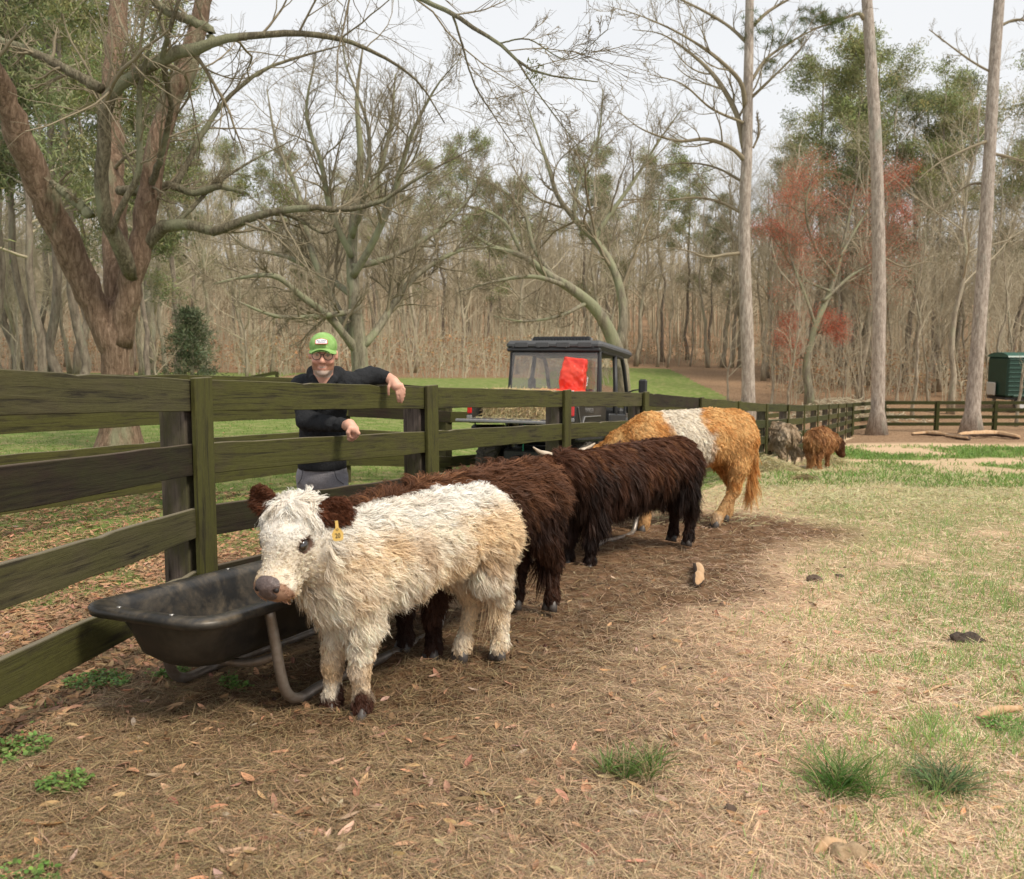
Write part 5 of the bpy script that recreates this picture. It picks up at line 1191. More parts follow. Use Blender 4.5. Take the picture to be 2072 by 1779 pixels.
    hand = (np.linalg.norm(V - hh(800, 785, 5.55), axis=1) < .2) | (np.linalg.norm(V - hh(712, 870, 5.1), axis=1) < .12); c = np.where((hand & (q[:, 2] < -.15))[:, None], np.array([.66, .36, .26]) * (.9 + .2 * vn(V * 60, 8))[:, None], c)
    mesh('body', V, Q, vcol('skin', .5, 0, .4), root, smooth=True, col=c)
    mb = MB(); 
    for s in (1, -1):
        mb = MB(); mb.ell(h(s * .031, .078, .0), (.0125, .0125, .0115), Rr, 14, 10); e = mb.build('eye', plain('eye_white', (.32, .27, .24), .3), root, smooth=True)
        mb = MB(); mb.ell(h(s * .032, .088, -.001), (.006, .004, .006), Rr, 12, 8); mb.build('iris', M_EYE, e, smooth=True)
        mb = MB(); mb.tube([h(s * .014, .097, .0185), h(s * .03, .100, .024), h(s * .047, .088, .018)], [.003, .0045, .003], 6); mb.build('eyebrow', plain('brow', (.10, .05, .03), .9), root, smooth=True)
    mb = MB(); mb.tube(catmull([h(-.016, .083, -.0715), h(-.009, .0865, -.0745), h(0, .088, -.0755), h(.009, .0865, -.0745), h(.016, .083, -.0715)], 12), .0034, 8); mb.build('teeth', plain('teeth', (.46, .36, .29), .4), root, smooth=True)
    # glasses
    fr_m = plain('glasses_frame', (.03, .018, .012), .3); mbg = MB(); gl = MB()
    for s in (1, -1):
        a = np.linspace(0, 2 * np.pi, 25); ring = np.array([h(s * .034 + .0255 * math.cos(t), .108 - .14 * abs(s * .034 + .0255 * math.cos(t)) ** 1.0 * .5, -.006 + .0235 * math.sin(t)) for t in a]); mbg.tube(ring, .0023, 6)
        mbg.tube([h(s * .059, .101, .003), h(s * .076, .06, .004), h(s * .080, -.005, .002)], .002, 6)
        c0 = h(s * .034, .1055, -.006); gl.add(np.concatenate([[c0], ring[:-1]]), np.array([[0, i + 1, (i + 1) % 24 + 1] for i in range(24)]))
    mbg.tube([h(-.0095, .108, .001), h(0, .113, .005), h(.0095, .108, .001)], .0024, 6); g = mbg.build('glasses', fr_m, root, smooth=True)
    gm, t_, b_ = newmat('lens'); tr = t_.nodes.new('ShaderNodeBsdfTransparent'); gy = t_.nodes.new('ShaderNodeBsdfGlossy'); gy.inputs['Roughness'].default_value = .03; ms = t_.nodes.new('ShaderNodeMixShader'); ms.inputs[0].default_value = .10
    t_.links.new(tr.outputs[0], ms.inputs[1]); t_.links.new(gy.outputs[0], ms.inputs[2]); t_.links.new(ms.outputs[0], t_.nodes['Material Output'].inputs[0]); gl.build('lens', gm, g)
    # cap
    green = plain('cap_green', (.17, .33, .07), .9, noise=25, c2=(.30, .48, .17), bump=.3)
    cap = [(E((0, -.014, .046), (.083, .103, .083)), 0), (lambda P: ((P - hc) @ Rr)[:, 2] - .018 + .10 * ((P - hc) @ Rr)[:, 1] * (((P - hc) @ Rr)[:, 1] < 0), .004, 'sub')]
    Vc, Qc = surfnet(cap, hc - .13, hc + .15, .005); cp_ = mesh('cap', Vc, Qc, green, root, smooth=True)
    def brimf(P):
        q = (P - hc) @ Rr; z = q[:, 2] - .040 + 5.5 * q[:, 0] ** 2 + .22 * (q[:, 1] - .07); rad = np.hypot(q[:, 0] / .082, (q[:, 1] - .045) / .110) - 1
        return np.maximum(np.maximum(np.abs(z) - .0042, rad * .07), -(q[:, 1] - .015))
    Vc, Qc = surfnet([(brimf, 0)], hc - .13, hc + .19, .004); mesh('brim', Vc, Qc, green, cp_, smooth=True)
    pm = h(.006, .0880, .073); pn = RH2 @ np.array([.80, 0, .58]); pM = facing(pm, pn, (0, 0, 1)) 
    def arch(w, hh_, top): return [(-w, -hh_), (w, -hh_), (w, hh_ * .55), (w * .6, hh_), (0, top), (-w * .6, hh_), (-w, hh_ * .55)]
    def sub(name, pts, th, mat, off):
        n = len(pts); V = np.array([[x, y, -th / 2 + off] for x, y in pts] + [[x, y, th / 2 + off] for x, y in pts]); i = np.arange(n); j = (i + 1) % n
        o = mesh(name, V, [np.stack([i, j, j + n, i + n], -1), i[::-1][None], (i + n)[None]], mat); o.parent = cp_; o.matrix_local = pM; return o
    sub('patch_border', arch(.036, .0175, .0215), .004, plain('patch_red', (.55, .05, .03), .8), .009); sub('patch', arch(.033, .0145, .0185), .003, plain('patch_white', (.75, .74, .76), .8), .0105)
    navy = plain('patch_navy', (.03, .04, .12), .8)
    text_mesh('patch_lettering', 'ALL DAY', .0165, navy, cp_, pM @ Matrix.Translation((0, .0035, .0132)), .0004, .86)
    mb = MB(); mb.box((0, -.0075, .0128), (.044, .0022, .0008)); o = mb.build('patch_line', navy, cp_); o.matrix_local = pM
    # hoodie
    def fold(P, a=.010, s=16): return (np.abs(fbm(P * [s, s, s * .6] + 3 * vn(P * 5, 2)[:, None], 77, 2) - .5) - .12) * a * 4.5
    hood = [(lambda P: seg(P, ch + [0, .0, -.05], pel + [0, 0, .10], .128, .128, (1.12, .92, 1)) + fold(P), 0), (lambda P: seg(P, shL + [.01, 0, -.0], shR - [.01, 0, .0], .066, .066), .06),
            (lambda P: seg(P, shL, elL, .072, .060) + fold(P, .010, 22), .04), (lambda P: seg(P, elL, wrL - (wrL - elL) * .06, .060, .040) + fold(P, .011, 26), .03), (lambda P: seg(P, shR, elR, .068, .056) + fold(P, .010, 22), .04), (lambda P: seg(P, elR, wrR - (wrR - elR) * .15, .056, .040) + fold(P, .011, 26), .03),
            (lambda P: seg(P, h(-.055, -.03, -.155), h(-.08, -.10, -.125), .030, .035), .03), (lambda P: seg(P, h(-.08, -.10, -.125), h(.06, -.11, -.125), .042, .042), .03), (lambda P: seg(P, h(.055, -.03, -.155), h(.06, -.11, -.125), .030, .035), .03),
            (lambda P: seg(P, h(-.06, -.0, -.155), h(-.005, .055, -.235), .026, .018), .02), (lambda P: seg(P, h(.06, -.0, -.155), h(.010, .055, -.235), .026, .018), .02), (lambda P: seg(P, h(0, .02, -.10), h(0, .06, -.17), .040, .03), .01, 'sub'),
            (lambda P: seg(P, pel + [0, 0, .10], pel + [0, 0, .02], .134, .136, (1.14, .95, 1)), .02), (lambda P: (P[:, 2] - (pel[2] - .012)), .004, 'sub')]
    Vh, Qh = surfnet(hood, [-.42, -.62, pel[2] - .2], [.62, .42, 1.7], .009); hm = plain('hoodie_black', (.016, .017, .019), .92, noise=90, c2=(.028, .029, .032), bump=.4, spec=.2)
    ho_ = mesh('hoodie', Vh, Qh, hm, root, smooth=True)
    for w, e in ((wrL, elL), (wrR, elR)):
        d = nrm(w - e); mb = MB(); c_ = w - d * .022; mb.tube([c_ - d * .032, c_ - d * .03, c_ + d * .022, c_ + d * .026], [.036, .039, .036, .030], 16); mb.build('cuff', hm, ho_, smooth=True)
    mb = MB(); mb.tube([h(-.012, .075, -.235), h(-.014, .085, -.29), h(-.02, .095, -.34)], .0025, 5); mb.build('drawstring', hm, ho_, smooth=True)
    # jeans and boots
    jn = [(lambda P: seg(P, pel + [0, 0, .04], pel + [0, 0, -.07], .118, .122, (1.14, .92, 1)) + fold(P, .006, 18), 0)]
    for s, f in ((-1, fl), (1, fr)):
        hip = pel + [s * .075, 0, -.07]; kn = (hip + f) / 2 + [0, -.05, .02]; jn += [(lambda P, a=hip, c=kn: seg(P, a, c, .086, .070) + fold(P, .008, 18), .05), (lambda P, a=kn, c=f: seg(P, a, c + [0, 0, .06], .070, .062) + fold(P, .009, 22), .03)]
    Vj, Qj = surfnet(jn, [-.35, -.3, -.05], [.35, .42, pel[2] + .22], .010); jm = plain('grey_jeans', (.20, .19, .21), .9, noise=120, c2=(.28, .27, .29), bump=.3)
    jo = mesh('jeans', Vj, Qj, jm, root, smooth=True); sm_ = plain('seam', (.06, .058, .066), .9)
    for x0 in (-.095, .10): 
        mb = MB(); mb.tube(catmull([pel + [x0 * 1.0, -.115, .0], pel + [x0 * 1.15, -.112, -.06], pel + [x0 * 1.5, -.07, -.10]], 10), .0022, 5); mb.build('pocket_seam', sm_, jo)
    for f in (fl, fr):
        bt = [(lambda P, f=f: seg(P, f + [0, .02, .0], f + [0, -.17, -.01], .048, .042), 0), (lambda P, f=f: seg(P, f + [0, .02, 0], f + [0, .02, .10], .05, .05), .03), (lambda P: P[:, 2] + .03, .004, 'sub')]
        Vb, Qb = surfnet(bt, f - [.12, .3, .09], f + [.12, .15, .18], .01); mesh('boot', Vb, Qb, plain('boot_leather', (.10, .06, .035), .7), root, smooth=True)
    return root
man()
# ---------------------------------------------------------------- utility vehicle
M_BLKP = plain('black_plastic', (.022, .022, .023), .5, noise=60, c2=(.034, .034, .035), bump=.1)
M_GREYP = plain('roof_plastic', (.055, .056, .058), .55, noise=80, c2=(.08, .081, .083), bump=.08)
M_PAINT = plain('dark_metallic', (.028, .030, .032), .3, .3, coat=.5, noise=5, c2=(.05, .047, .042))
M_SILV = plain('silver_trim', (.28, .27, .26), .4, .5)
M_TYRE = plain('tyre_rubber', (.045, .040, .034), .9, noise=12, c2=(.11, .095, .075), bump=.4)
M_REDL = plain('red_lens', (.55, .012, .008), .2, coat=.6)
M_RIM = plain('dark_rim', (.05, .05, .05), .4, .6)
def glassm(name, tintc, refl, dirt=0.2):
    m, t, b = newmat(name); tr = t.nodes.new('ShaderNodeBsdfTransparent'); tr.inputs[0].default_value = (*tintc, 1); g = t.nodes.new('ShaderNodeBsdfGlossy'); g.inputs['Roughness'].default_value = .08
    f = t.nodes.new('ShaderNodeFresnel'); f.inputs[0].default_value = 1.45; a = t.nodes.new('ShaderNodeMixShader'); ad = t.nodes.new('ShaderNodeMath'); ad.operation = 'ADD'; ad.inputs[1].default_value = refl
    t.links.new(f.outputs[0], ad.inputs[0]); t.links.new(ad.outputs[0], a.inputs[0]); t.links.new(tr.outputs[0], a.inputs[1]); t.links.new(g.outputs[0], a.inputs[2])
    d = t.nodes.new('ShaderNodeBsdfDiffuse'); d.inputs[0].default_value = (.5, .46, .42, 1); mxs = t.nodes.new('ShaderNodeMixShader'); tc = t.nodes.new('ShaderNodeTexCoord')
    n = noise_node(t, mapping(t, tc.outputs['Object'], (1, 1, 1)), 5, 8, .75, .8); r = ramp(t, n, [(.35, (0, 0, 0)), (.75, (dirt, dirt, dirt))]); t.links.new(r, mxs.inputs[0]); t.links.new(a.outputs[0], mxs.inputs[1]); t.links.new(d.outputs[0], mxs.inputs[2])
    t.links.new(mxs.outputs[0], t.nodes['Material Output'].inputs[0]); return m
def vehicle():
    px, py = .535, 12.14; z0 = gz(px, py); rz = math.atan2(.93, .36)
    root = thing('utility_vehicle', 'black open-sided utility vehicle with cargo bed parked beyond the fence', 'vehicle', (px, py, z0), rz)
    sl_ = (gz(px + .72, py + 1.86) - gz(px - .36, py - .93)) / 3.0; root.rotation_euler = (0, -math.atan(sl_), rz)
    def B(name, c, d, mat, bev=.015, par=root, R=None): mb = MB(); mb.box(c, d, R, bev=bev); return mb.build(name, mat, par)
    W2 = .66
    # wheels
    for x in (-.62, 2.05):
        for s in (1, -1):
            cy_ = s * .60; w = thing('wheel', None, None, (x, cy_, .37)); w.parent = root; th = np.linspace(0, 2 * np.pi, 49)
            prof = [(.20, -.13), (.27, -.145), (.33, -.14), (.352, -.11), (.358, 0), (.352, .11), (.33, .14), (.27, .145), (.20, .13)]; n = 48; V = []; 
            for r, y in prof: V += [[r * math.cos(a), y, r * math.sin(a)] for a in th[:-1]]
            i = np.arange(n); Q = np.concatenate([np.stack([k * n + i, k * n + (i + 1) % n, (k + 1) * n + (i + 1) % n, (k + 1) * n + i], -1) for k in range(len(prof) - 1)])
            mb = MB(); mb.add(V, Q)
            for k in range(24):
                a = k * 2 * math.pi / 24; 
                for y, da in ((-.075, 0), (.075, .13), (0, .07)):
                    aa = a + da; R = np.array([[math.cos(aa), 0, -math.sin(aa)], [0, 1, 0], [math.sin(aa), 0, math.cos(aa)]]); sk = (.5 if y < 0 else -.5); R = R @ np.array([[1, 0, 0], [0, math.cos(sk), -math.sin(sk)], [0, math.sin(sk), math.cos(sk)]])
                    mb.box((.362 * math.cos(aa), y, .362 * math.sin(aa)), (.03, .13 if y else .07, .034), R, bev=.004)
            mb.build('tyre', M_TYRE, w)
            mb = MB(); mb.tube([[0, -.10, 0], [0, .10, 0]], .205, 24); 
            for k in range(6): a = k * math.pi / 3; mb.box((.12 * math.cos(a), s * .11, .12 * math.sin(a)), (.13, .03, .05), np.array([[math.cos(a), 0, -math.sin(a)], [0, 1, 0], [math.sin(a), 0, math.cos(a)]]), bev=.005)
            mb.build('rim', M_RIM, w)
    # chassis
    B('chassis', (.75, 0, .50), (3.2, .80, .16), M_BLKP, .03); B('axle', (-.62, 0, .40), (.14, 1.0, .12), M_BLKP, .03)
    B('hitch', (-1.33, 0, .48), (.22, .09, .09), M_BLKP)
    for s in (1, -1):
        t = np.linspace(0, 1, 80); c = np.stack([-.72 + .05 * t + .055 * np.cos(t * 44), s * (.36 + .05 * t) + .055 * np.sin(t * 44), .45 + .36 * t], -1); mb = MB(); mb.tube(c, .010, 6); mb.tube([[-.72, s * .36, .42], [-.67, s * .41, .86]], .022, 8); mb.build('shock_absorber', M_BLKP, root, smooth=True)
        mb = MB(); mb.tube([[-.62, s * .2, .36], [-.62, s * .56, .37]], .03, 8); mb.build('control_arm', M_BLKP, root, smooth=True)
    mb = MB(); mb.tube(catmull([[-1.28, -.06, .92], [-1.30, -.07, .78], [-1.29, -.055, .66], [-1.31, -.06, .58]], 14), .008, 6); mb.build('green_strap', plain('strap_green', (.02, .22, .12), .7), root)
    # bed
    bed = B('cargo_bed', (-.66, 0, .955), (1.30, 1.36, .05), M_GREYP, .01)
    for s in (1, -1):
        B('bed_side', (-.64, s * .69, 1.08), (1.30, .06, .34), M_PAINT, .02)
        B('fender', (-.60, s * .70, .80), (1.05, .10, .18), M_BLKP, .03)
        mb = MB(); y = s * .728; mb.tube([[-1.20, y, 1.15], [-1.08, y, .95], [-1.0, y, .88]], .010, 6); mb.tube([[-1.0, y, .92], [-.90, y, 1.03], [-.15, y, 1.05]], .009, 6); mb.build('trim_line', M_SILV, root)
        B('tail_light', (-1.315, s * .685, 1.15), (.035, .062, .24), M_REDL, .012); B('reflector', (-1.315, s * .685, .985), (.035, .07, .05), M_SILV, .008)
    B('headboard', (-.03, 0, 1.12), (.05, 1.36, .36), M_PAINT, .015)
    B('tailgate', (-1.55, 0, .945), (.46, 1.34, .035), plain('tailgate_grey', (.16, .16, .17), .5, noise=40, c2=(.24, .235, .23)), .008)
    tm = Matrix.Translation((-.66, -.7215, 1.115)) @ Matrix(((1, 0, 0, 0), (0, 0, -1, 0), (0, 1, 0, 0), (0, 0, 0, 1))); text_mesh('side_lettering', 'RANGER', .085, M_SILV, root, tm, .002, 1.15)
    # cab body
    B('floor_pan', (1.0, 0, .52), (2.0, 1.30, .10), M_BLKP); B('seat_base', (.45, 0, .76), (.5, 1.2, .3), M_BLKP, .03)
    for s in (.38, -.38, 0): B('seat_back', (.20, s, 1.16), (.12, .36, .52), plain('seat_vinyl', (.04, .04, .042), .6), .05)
    for s in (.38, -.38, 0): B('seat_cushion', (.50, s, .96), (.46, .36, .10), M_BLKP, .04)
    B('dashboard', (1.62, 0, 1.05), (.22, 1.24, .28), M_BLKP, .05)
    mb = MB(); a = np.linspace(0, 2 * np.pi, 25); c0 = np.array([1.38, .36, 1.22]); mb.tube([c0 + np.array([.10 * math.sin(t) * .6, .17 * math.cos(t), .17 * math.sin(t) * .8]) for t in a], .014, 6); mb.tube([c0, [1.6, .36, 1.1]], .02, 6); mb.build('steering_wheel', M_BLKP, root, smooth=True)
    for s in (1, -1):
        B('sill', (1.0, s * .66, .58), (1.3, .10, .16), M_BLKP, .03)
        B('rear_quarter', (.10, s * .67, .98), (.26, .08, .50), M_PAINT, .03)
        B('half_door', (.95, s * .675, .86), (.95, .05, .46), M_BLKP, .04)
        B('front_fender', (1.98, s * .62, .92), (.95, .20, .28), M_PAINT, .06)
    B('hood', (2.10, 0, 1.02), (.85, 1.05, .26), M_PAINT, .09); B('bumper', (2.60, 0, .70), (.12, 1.1, .32), M_BLKP, .04)
    for s in (1, -1): B('headlight', (2.53, s * .45, 1.0), (.06, .24, .10), plain('headlamp', (.6, .6, .6), .1), .02)
    # roll cage
    for s in (1, -1):
        mb = MB(); mb.tube(catmull([[.03, s * .66, .95], [.02, s * .655, 1.5], [.05, s * .63, 1.90], [.12, s * .62, 1.94]], 16), .030, 8); mb.tube(catmull([[.12, s * .62, 1.94], [1.15, s * .62, 1.94], [1.42, s * .62, 1.86], [1.68, s * .63, 1.42], [1.80, s * .64, 1.12]], 24), .032, 8); mb.build('cage_tube', M_BLKP, root, smooth=True)
        mb = MB(); mb.tube([[.92, s * .62, 1.93], [.88, s * .66, 1.4], [.86, s * .67, .62]], .034, 8); mb.build('middle_pillar', M_BLKP, root, smooth=True)
        mb = MB(); mb.tube([[.10, s * .63, 1.35], [.28, s * .64, .95]], .018, 6); mb.build('brace', M_BLKP, root, smooth=True)
        B('door_net_frame', (1.40, s * .68, 1.14), (.04, .04, .50), M_BLKP)
        mb = MB(); mb.tube([[1.62, s * .66, 1.42], [1.60, s * .76, 1.46], [1.60, s * .84, 1.47]], .012, 6); a_ = mb.build('mirror_arm', M_BLKP, root, smooth=True); B('mirror', (1.60, s * .90, 1.52), (.06, .13, .22), M_BLKP, .025)
        mb = MB(); mb.tube([[1.66, s * .68, 1.30], [1.58, s * .72, 1.30], [1.56, s * .72, 1.12], [1.62, s * .68, 1.08]], .012, 6); mb.build('grab_handle', M_BLKP, root, smooth=True)
    mb = MB(); mb.tube([[.02, -.63, 1.12], [.02, .63, 1.12]], .03, 8); mb.tube([[.04, -.6, 1.90], [.04, .6, 1.90]], .03, 8); mb.build('rear_crossbar', M_BLKP, root, smooth=True)
    # roof with raised ribs on the rear face
    Rf = MB(); Rf.box((.80, 0, 2.01), (1.80, 1.40, .13), bev=.05); ro = Rf.build('roof', M_GREYP, root, smooth=False)
    mb = MB()
    for s in (-.46, -.15, .15, .46): mb.box((-.101, s, 2.012), (.012, .19, .07), bev=.005)
    for s in (-.46, -.15, .15, .46): mb.box((.6, s, 2.072), (1.2, .16, .02), bev=.008)
    mb.build('roof_ribs', M_GREYP, ro); B('roof_lip', (-.06, 0, 1.945), (.08, 1.36, .05), M_BLKP, .015)
    for s in (-.58, -.2, .2, .58): mbx = MB(); mbx.ell((-.108, s, 1.975), (.008, .013, .013)); mbx.build('roof_bolt', M_BLKP, ro)
    lb = MB(); lb.box((.30, .0, 2.13), (.07, .84, .06), bev=.01)
    for k in range(18): lb.box((.262, -.39 + k * .046, 2.13), (.02, .012, .055))
    lbo = lb.build('light_bar', M_BLKP, root)
    for s in (1, -1): B('light_bar_bracket', (.30, s * .44, 2.10), (.05, .02, .08), M_SILV, .003)
    B('rear_window', (-.01, 0, 1.50), (.008, 1.26, .82), glassm('dirty_window', (.86, .84, .80), .04, .55), .001)
    B('windscreen', (1.56, 0, 1.52), (.008, 1.2, .62), glassm('windscreen_glass', (.9, .9, .9), .02, .15), .001, R=np.array([[math.cos(.5), 0, -math.sin(.5)], [0, 1, 0], [math.sin(.5), 0, math.cos(.5)]]))
    for s in (1, -1): B('window_seal', (-.005, s * .64, 1.50), (.03, .03, .84), M_BLKP, .005)
    return root
uv = vehicle()
def on_bed(x, y, z):
    M = Matrix.Translation(uv.location) @ uv.rotation_euler.to_matrix().to_4x4(); return np.array(M @ Vector((x, y, z)))
# hay bale
def bale():
    c = on_bed(-.80, .18, .985); root = thing('hay_bale', 'loose pale hay bale lying in the vehicle cargo bed', 'hay bale', c, uv.rotation_euler[2]); rg = np.random.default_rng(8)
    mb = MB(); mb.box((0, 0, .185), (.46, .82, .36), bev=.05); mb.build('core', plain('hay_core', (.30, .22, .10), .95, noise=50, c2=(.48, .38, .20), bump=.8, sc=(1, 1, .4)), root)
    n = 9000; f = rg.integers(0, 5, n); p = rg.uniform(-1, 1, (n, 3)) * [.235, .415, .18]
    for ax, sg, i in ((0, -1, 0), (0, 1, 1), (1, 1, 2), (1, -1, 3), (2, 1, 4)): p[f == i, ax] = sg * [.235, .415, .18][ax]
    p[:, 2] += .185; d = nrm(rg.normal(size=(n, 3)) + p * [2, 1, 0] + [0, 0, -.4]); V, Q, C = blades(p - d * .03, d, rg.uniform(.04, .14, n), rg.uniform(.003, .006, n), rg, tint((.68, .56, .32), n, rg, .35), -.2)
    m = 2600; p = np.stack([rg.uniform(-.55, .35, m), rg.uniform(-.75, .5, m), rg.uniform(.0, .03, m)], -1); V2, Q2, C2 = blades(p, nrm(rg.normal(size=(m, 3)) * [1, 1, .2]), rg.uniform(.04, .12, m), rg.uniform(.003, .006, m), rg, tint((.60, .50, .28), m, rg, .3))
    mesh('loose_hay', np.concatenate([V, V2]), np.concatenate([Q, Q2 + len(V)]), M_STRAW, root, col=np.concatenate([C, C2]))['kind'] = 'stuff'
bale()
def bag(name, label, c, d, rz, m, seed, crumple=.02, tiltR=None):
    rg = np.random.default_rng(seed); root = thing(name, label, 'feed bag', c, rz)
    def f(P):
        q = np.abs(P - [0, 0, d[2] / 2]) - np.array([d[0] / 2 - .03, d[1] / 2 - .03, d[2] / 2 - .03]) + np.array([1, 1, 0]) * (.05 * sstep(.6, 1, P[:, 2] / d[2]))[:, None] * [.9, .2, 0]
        o = np.linalg.norm(np.maximum(q, 0), axis=1) + np.minimum(q.max(1), 0) - .03; return o + (fbm(P * 11, seed, 3) - .5) * crumple * 1.6 + (np.abs(fbm(P * 7 + 9, seed, 2) - .5)) * crumple
    V, Q = surfnet([(f, 0)], [-d[0] / 2 - .06, -d[1] / 2 - .06, -.05], [d[0] / 2 + .06, d[1] / 2 + .06, d[2] + .06], .012); mesh('sack', V, Q, m, root, smooth=True); return root
M_REDBAG = plain('red_bag', (.72, .035, .02), .35, noise=3, c2=(.85, .10, .05)); M_WHBAG = plain('white_bag', (.62, .64, .72), .45, noise=3, c2=(.75, .77, .84)); M_BLUEP = plain('blue_print', (.06, .10, .30), .5)
rb_ = bag('feed_bag', 'bright red feed bag standing upright against the rear window', on_bed(-.20, -.33, 1.33), (.24, .34, .50), uv.rotation_euler[2], M_REDBAG, 3, .035); rb_.rotation_euler = (.10, .05, rb_.rotation_euler[2])
wb = bag('feed_bag', 'red and white feed bag lying under the upright red one', on_bed(-.36, -.22, 1.13), (.42, .66, .26), uv.rotation_euler[2], M_REDBAG, 4)
M_WT = plain('bag_white_print', (.75, .75, .75), .5)
Mx = Matrix.Translation((-.235, 0, .17)) @ Matrix(((0, 0, -1, 0), (-1, 0, 0, 0), (0, 1, 0, 0), (0, 0, 0, 1)))
mb = MB(); mb.box((-.14, .03, .0), (.20, .09, .012), bev=.003); mb.box((.20, .03, 0), (.14, .12, .012), bev=.003); o = mb.build('white_print', M_WT, wb); o.matrix_local = Mx
text_mesh('bag_lettering', 'TT', .11, M_WT, wb, Mx @ Matrix.Translation((.02, .03, .008)), .003)
text_mesh('bag_side_lettering', 'AMA', .06, M_WT, rb_, Matrix.Translation((-.02, -.20, .2)) @ Matrix(((0, 1, 0, 0), (0, 0, -1, 0), (-1, 0, 0, 0), (0, 0, 0, 1))), .004)
wb2 = bag('feed_bag', 'white feed bag with blue print lying flat beside the hay bale', on_bed(-.62, -.42, .985), (.60, .40, .13), uv.rotation_euler[2], M_WHBAG, 6)
mb = MB(); mb.box((-.30, 0, .05), (.012, .26, .022), bev=.003); mb.build('blue_stripe', M_BLUEP, wb2)
# ---------------------------------------------------------------- green livestock trailer at the right edge
def trailer():
    c = at(2150, 800, 47.5); g = gz(c[0], c[1]); root = thing('livestock_trailer', 'dark green corrugated livestock trailer cut by the right edge of the picture', 'trailer', (c[0], c[1], g))
    z0 = float(at(2000, 802, 47.5)[2] - g); z1 = float(at(2000, 722, 47.5)[2] - g); gm = plain('trailer_green', (.008, .036, .022), .5, noise=6, c2=(.013, .052, .032)); hw_ = 3.6
    mb = MB(); mb.box((0, 0, (z0 + z1) / 2), (hw_ * 2, 2.0, z1 - z0), bev=.1); 
    body = mb.build('body', gm, root)
    mb = MB(); nrib = 9
    for k in range(nrib): mb.box((0, -1.02, z0 + (k + .5) * (z1 - z0) / nrib), (hw_ * 2 - .1, .05, .035), bev=.012)
    mb.build('rib', plain('trailer_rib', (.03, .10, .075), .4), body)
    a = np.linspace(0, np.pi, 11); pr = np.stack([np.cos(a) * 1.04, np.sin(a) * .26], -1); V = np.array([[x, p[0], z1 + p[1] - .02] for x in (-hw_ - .02, hw_ + .02) for p in pr]); n = 11; i = np.arange(n - 1)
    mesh('roof', V, [np.stack([i, i + 1, i + n + 1, i + n], -1), np.arange(n)[::-1][None], (np.arange(n) + n)[None]], plain('trailer_roof', (.02, .08, .06), .4, noise=8, c2=(.035, .12, .09)), root)
    for x in (-hw_ + .9, -hw_ + 1.75):
        mb = MB(); mb.tube([[x, -.95, .38], [x, -.72, .38]], .38, 22); w = mb.build('wheel', M_TYRE, root); mb = MB(); mb.tube([[x, -.97, .38], [x, -.94, .38]], .2, 16); mb.build('rim', plain('white_rim', (.6, .6, .6), .5), w)
    mb = MB(); mb.box((-hw_ + 1.3, -1.0, z0 + .06), (2.0, .22, .14), bev=.04); mb.build('fender', gm, root)
    mb = MB(); mb.box((0, 0, z0 - .08), (hw_ * 2, 1.8, .12)); mb.build('frame', M_BLKP, root)
    mb = MB(); mb.box((-hw_ - .12, .3, z0 + .4), (.1, .8, .7), bev=.04); mb.build('nose_panel', plain('cream_panel', (.55, .52, .46), .6), root)
trailer()
# ---------------------------------------------------------------- logs, chunks, clods
M_LOGW = plain('split_wood', (.42, .24, .11), .8, noise=6, c2=(.60, .42, .26), bump=.6, sc=(3, .5, .5)); M_LOGB = plain('log_bark', (.07, .045, .03), .95, noise=9, c2=(.16, .11, .08), bump=.8)
def lump(name, label, cat, p, r, m, seed, rz=0, amp=.35, sc=9, h=.006, parts=None, group=None):
    o = thing(name, label, cat, p, rz, group)
    r = np.array(r, float); V, Q = surfnet([(lambda P: ellip(P, (0, 0, r[2] * .55), r) + (fbm(P * sc, seed, 4) - .5) * amp * r.min() * 2, 0)], -r * 1.6 - .02, r * 1.6 + [0.02, .02, .05 + r[2]], h); return o, V, Q
def simple_lump(name, label, cat, p, r, m, seed, **k):
    o, V, Q = lump(name, label, cat, p, r, m, seed, **k); bpy.data.objects.remove(o); o = mesh(name, V, Q, m, smooth=True, loc=p); o.rotation_euler = (0, 0, k.get('rz', 0)); return tagp(o, label, cat)
def log(name, label, pts, r, bark_frac=.5, seed=0, cat='log', n=14):
    P = catmull(np.array(pts, float), 30); b = P[0].copy(); root = thing(name, label, cat, b); rr = np.interp(np.linspace(0, 1, 30), np.linspace(0, 1, len(r)), r); rr = rr * (1 + .18 * (vn(np.stack([np.arange(30) * .6, np.arange(30) * 0 + seed, np.arange(30) * 0.], -1)) - .5))
    V, Q = rough_tube(P[None], rr[None], n, .28, .35 / max(r), seed); V -= b; half = (np.arange(len(Q)) % n) / n < bark_frac
    mesh('wood', V, [Q[~half], np.arange(n)[::-1][None], (np.arange(n) + 29 * n)[None]], M_LOGW, root, smooth=True)
    if half.any(): mesh('bark', V, Q[half], M_LOGB, root, smooth=True)
    return root
log('log', 'long pale split log lying between the two right-hand pines', [gpt(1845, 884, .12), gpt(1880, 884, .14), gpt(1925, 888, .10)], [.06, .10, .04], .35, 1)
log('log', 'short dark log between the two pale ones by the pines', [gpt(1915, 889, .10), gpt(1960, 892, .08)], [.07, .09], .8, 4)
log('log', 'pale split log with a dark end at the foot of the rightmost pine', [gpt(1940, 889, .14), gpt(1975, 887, .18), gpt(2020, 886, .15), gpt(2060, 890, .1)], [.07, .12, .12, .08], .4, 2)
log('wood_chunk', 'curved broken wood chunk lying on the mud right of the black-brown cow', [gpt(1409, 1196, .03), gpt(1414, 1180, .045), gpt(1413, 1163, .04), gpt(1404, 1152, .03)], [.016, .038, .030, .036, .010], .6, 3, 'wood chunk', 12)
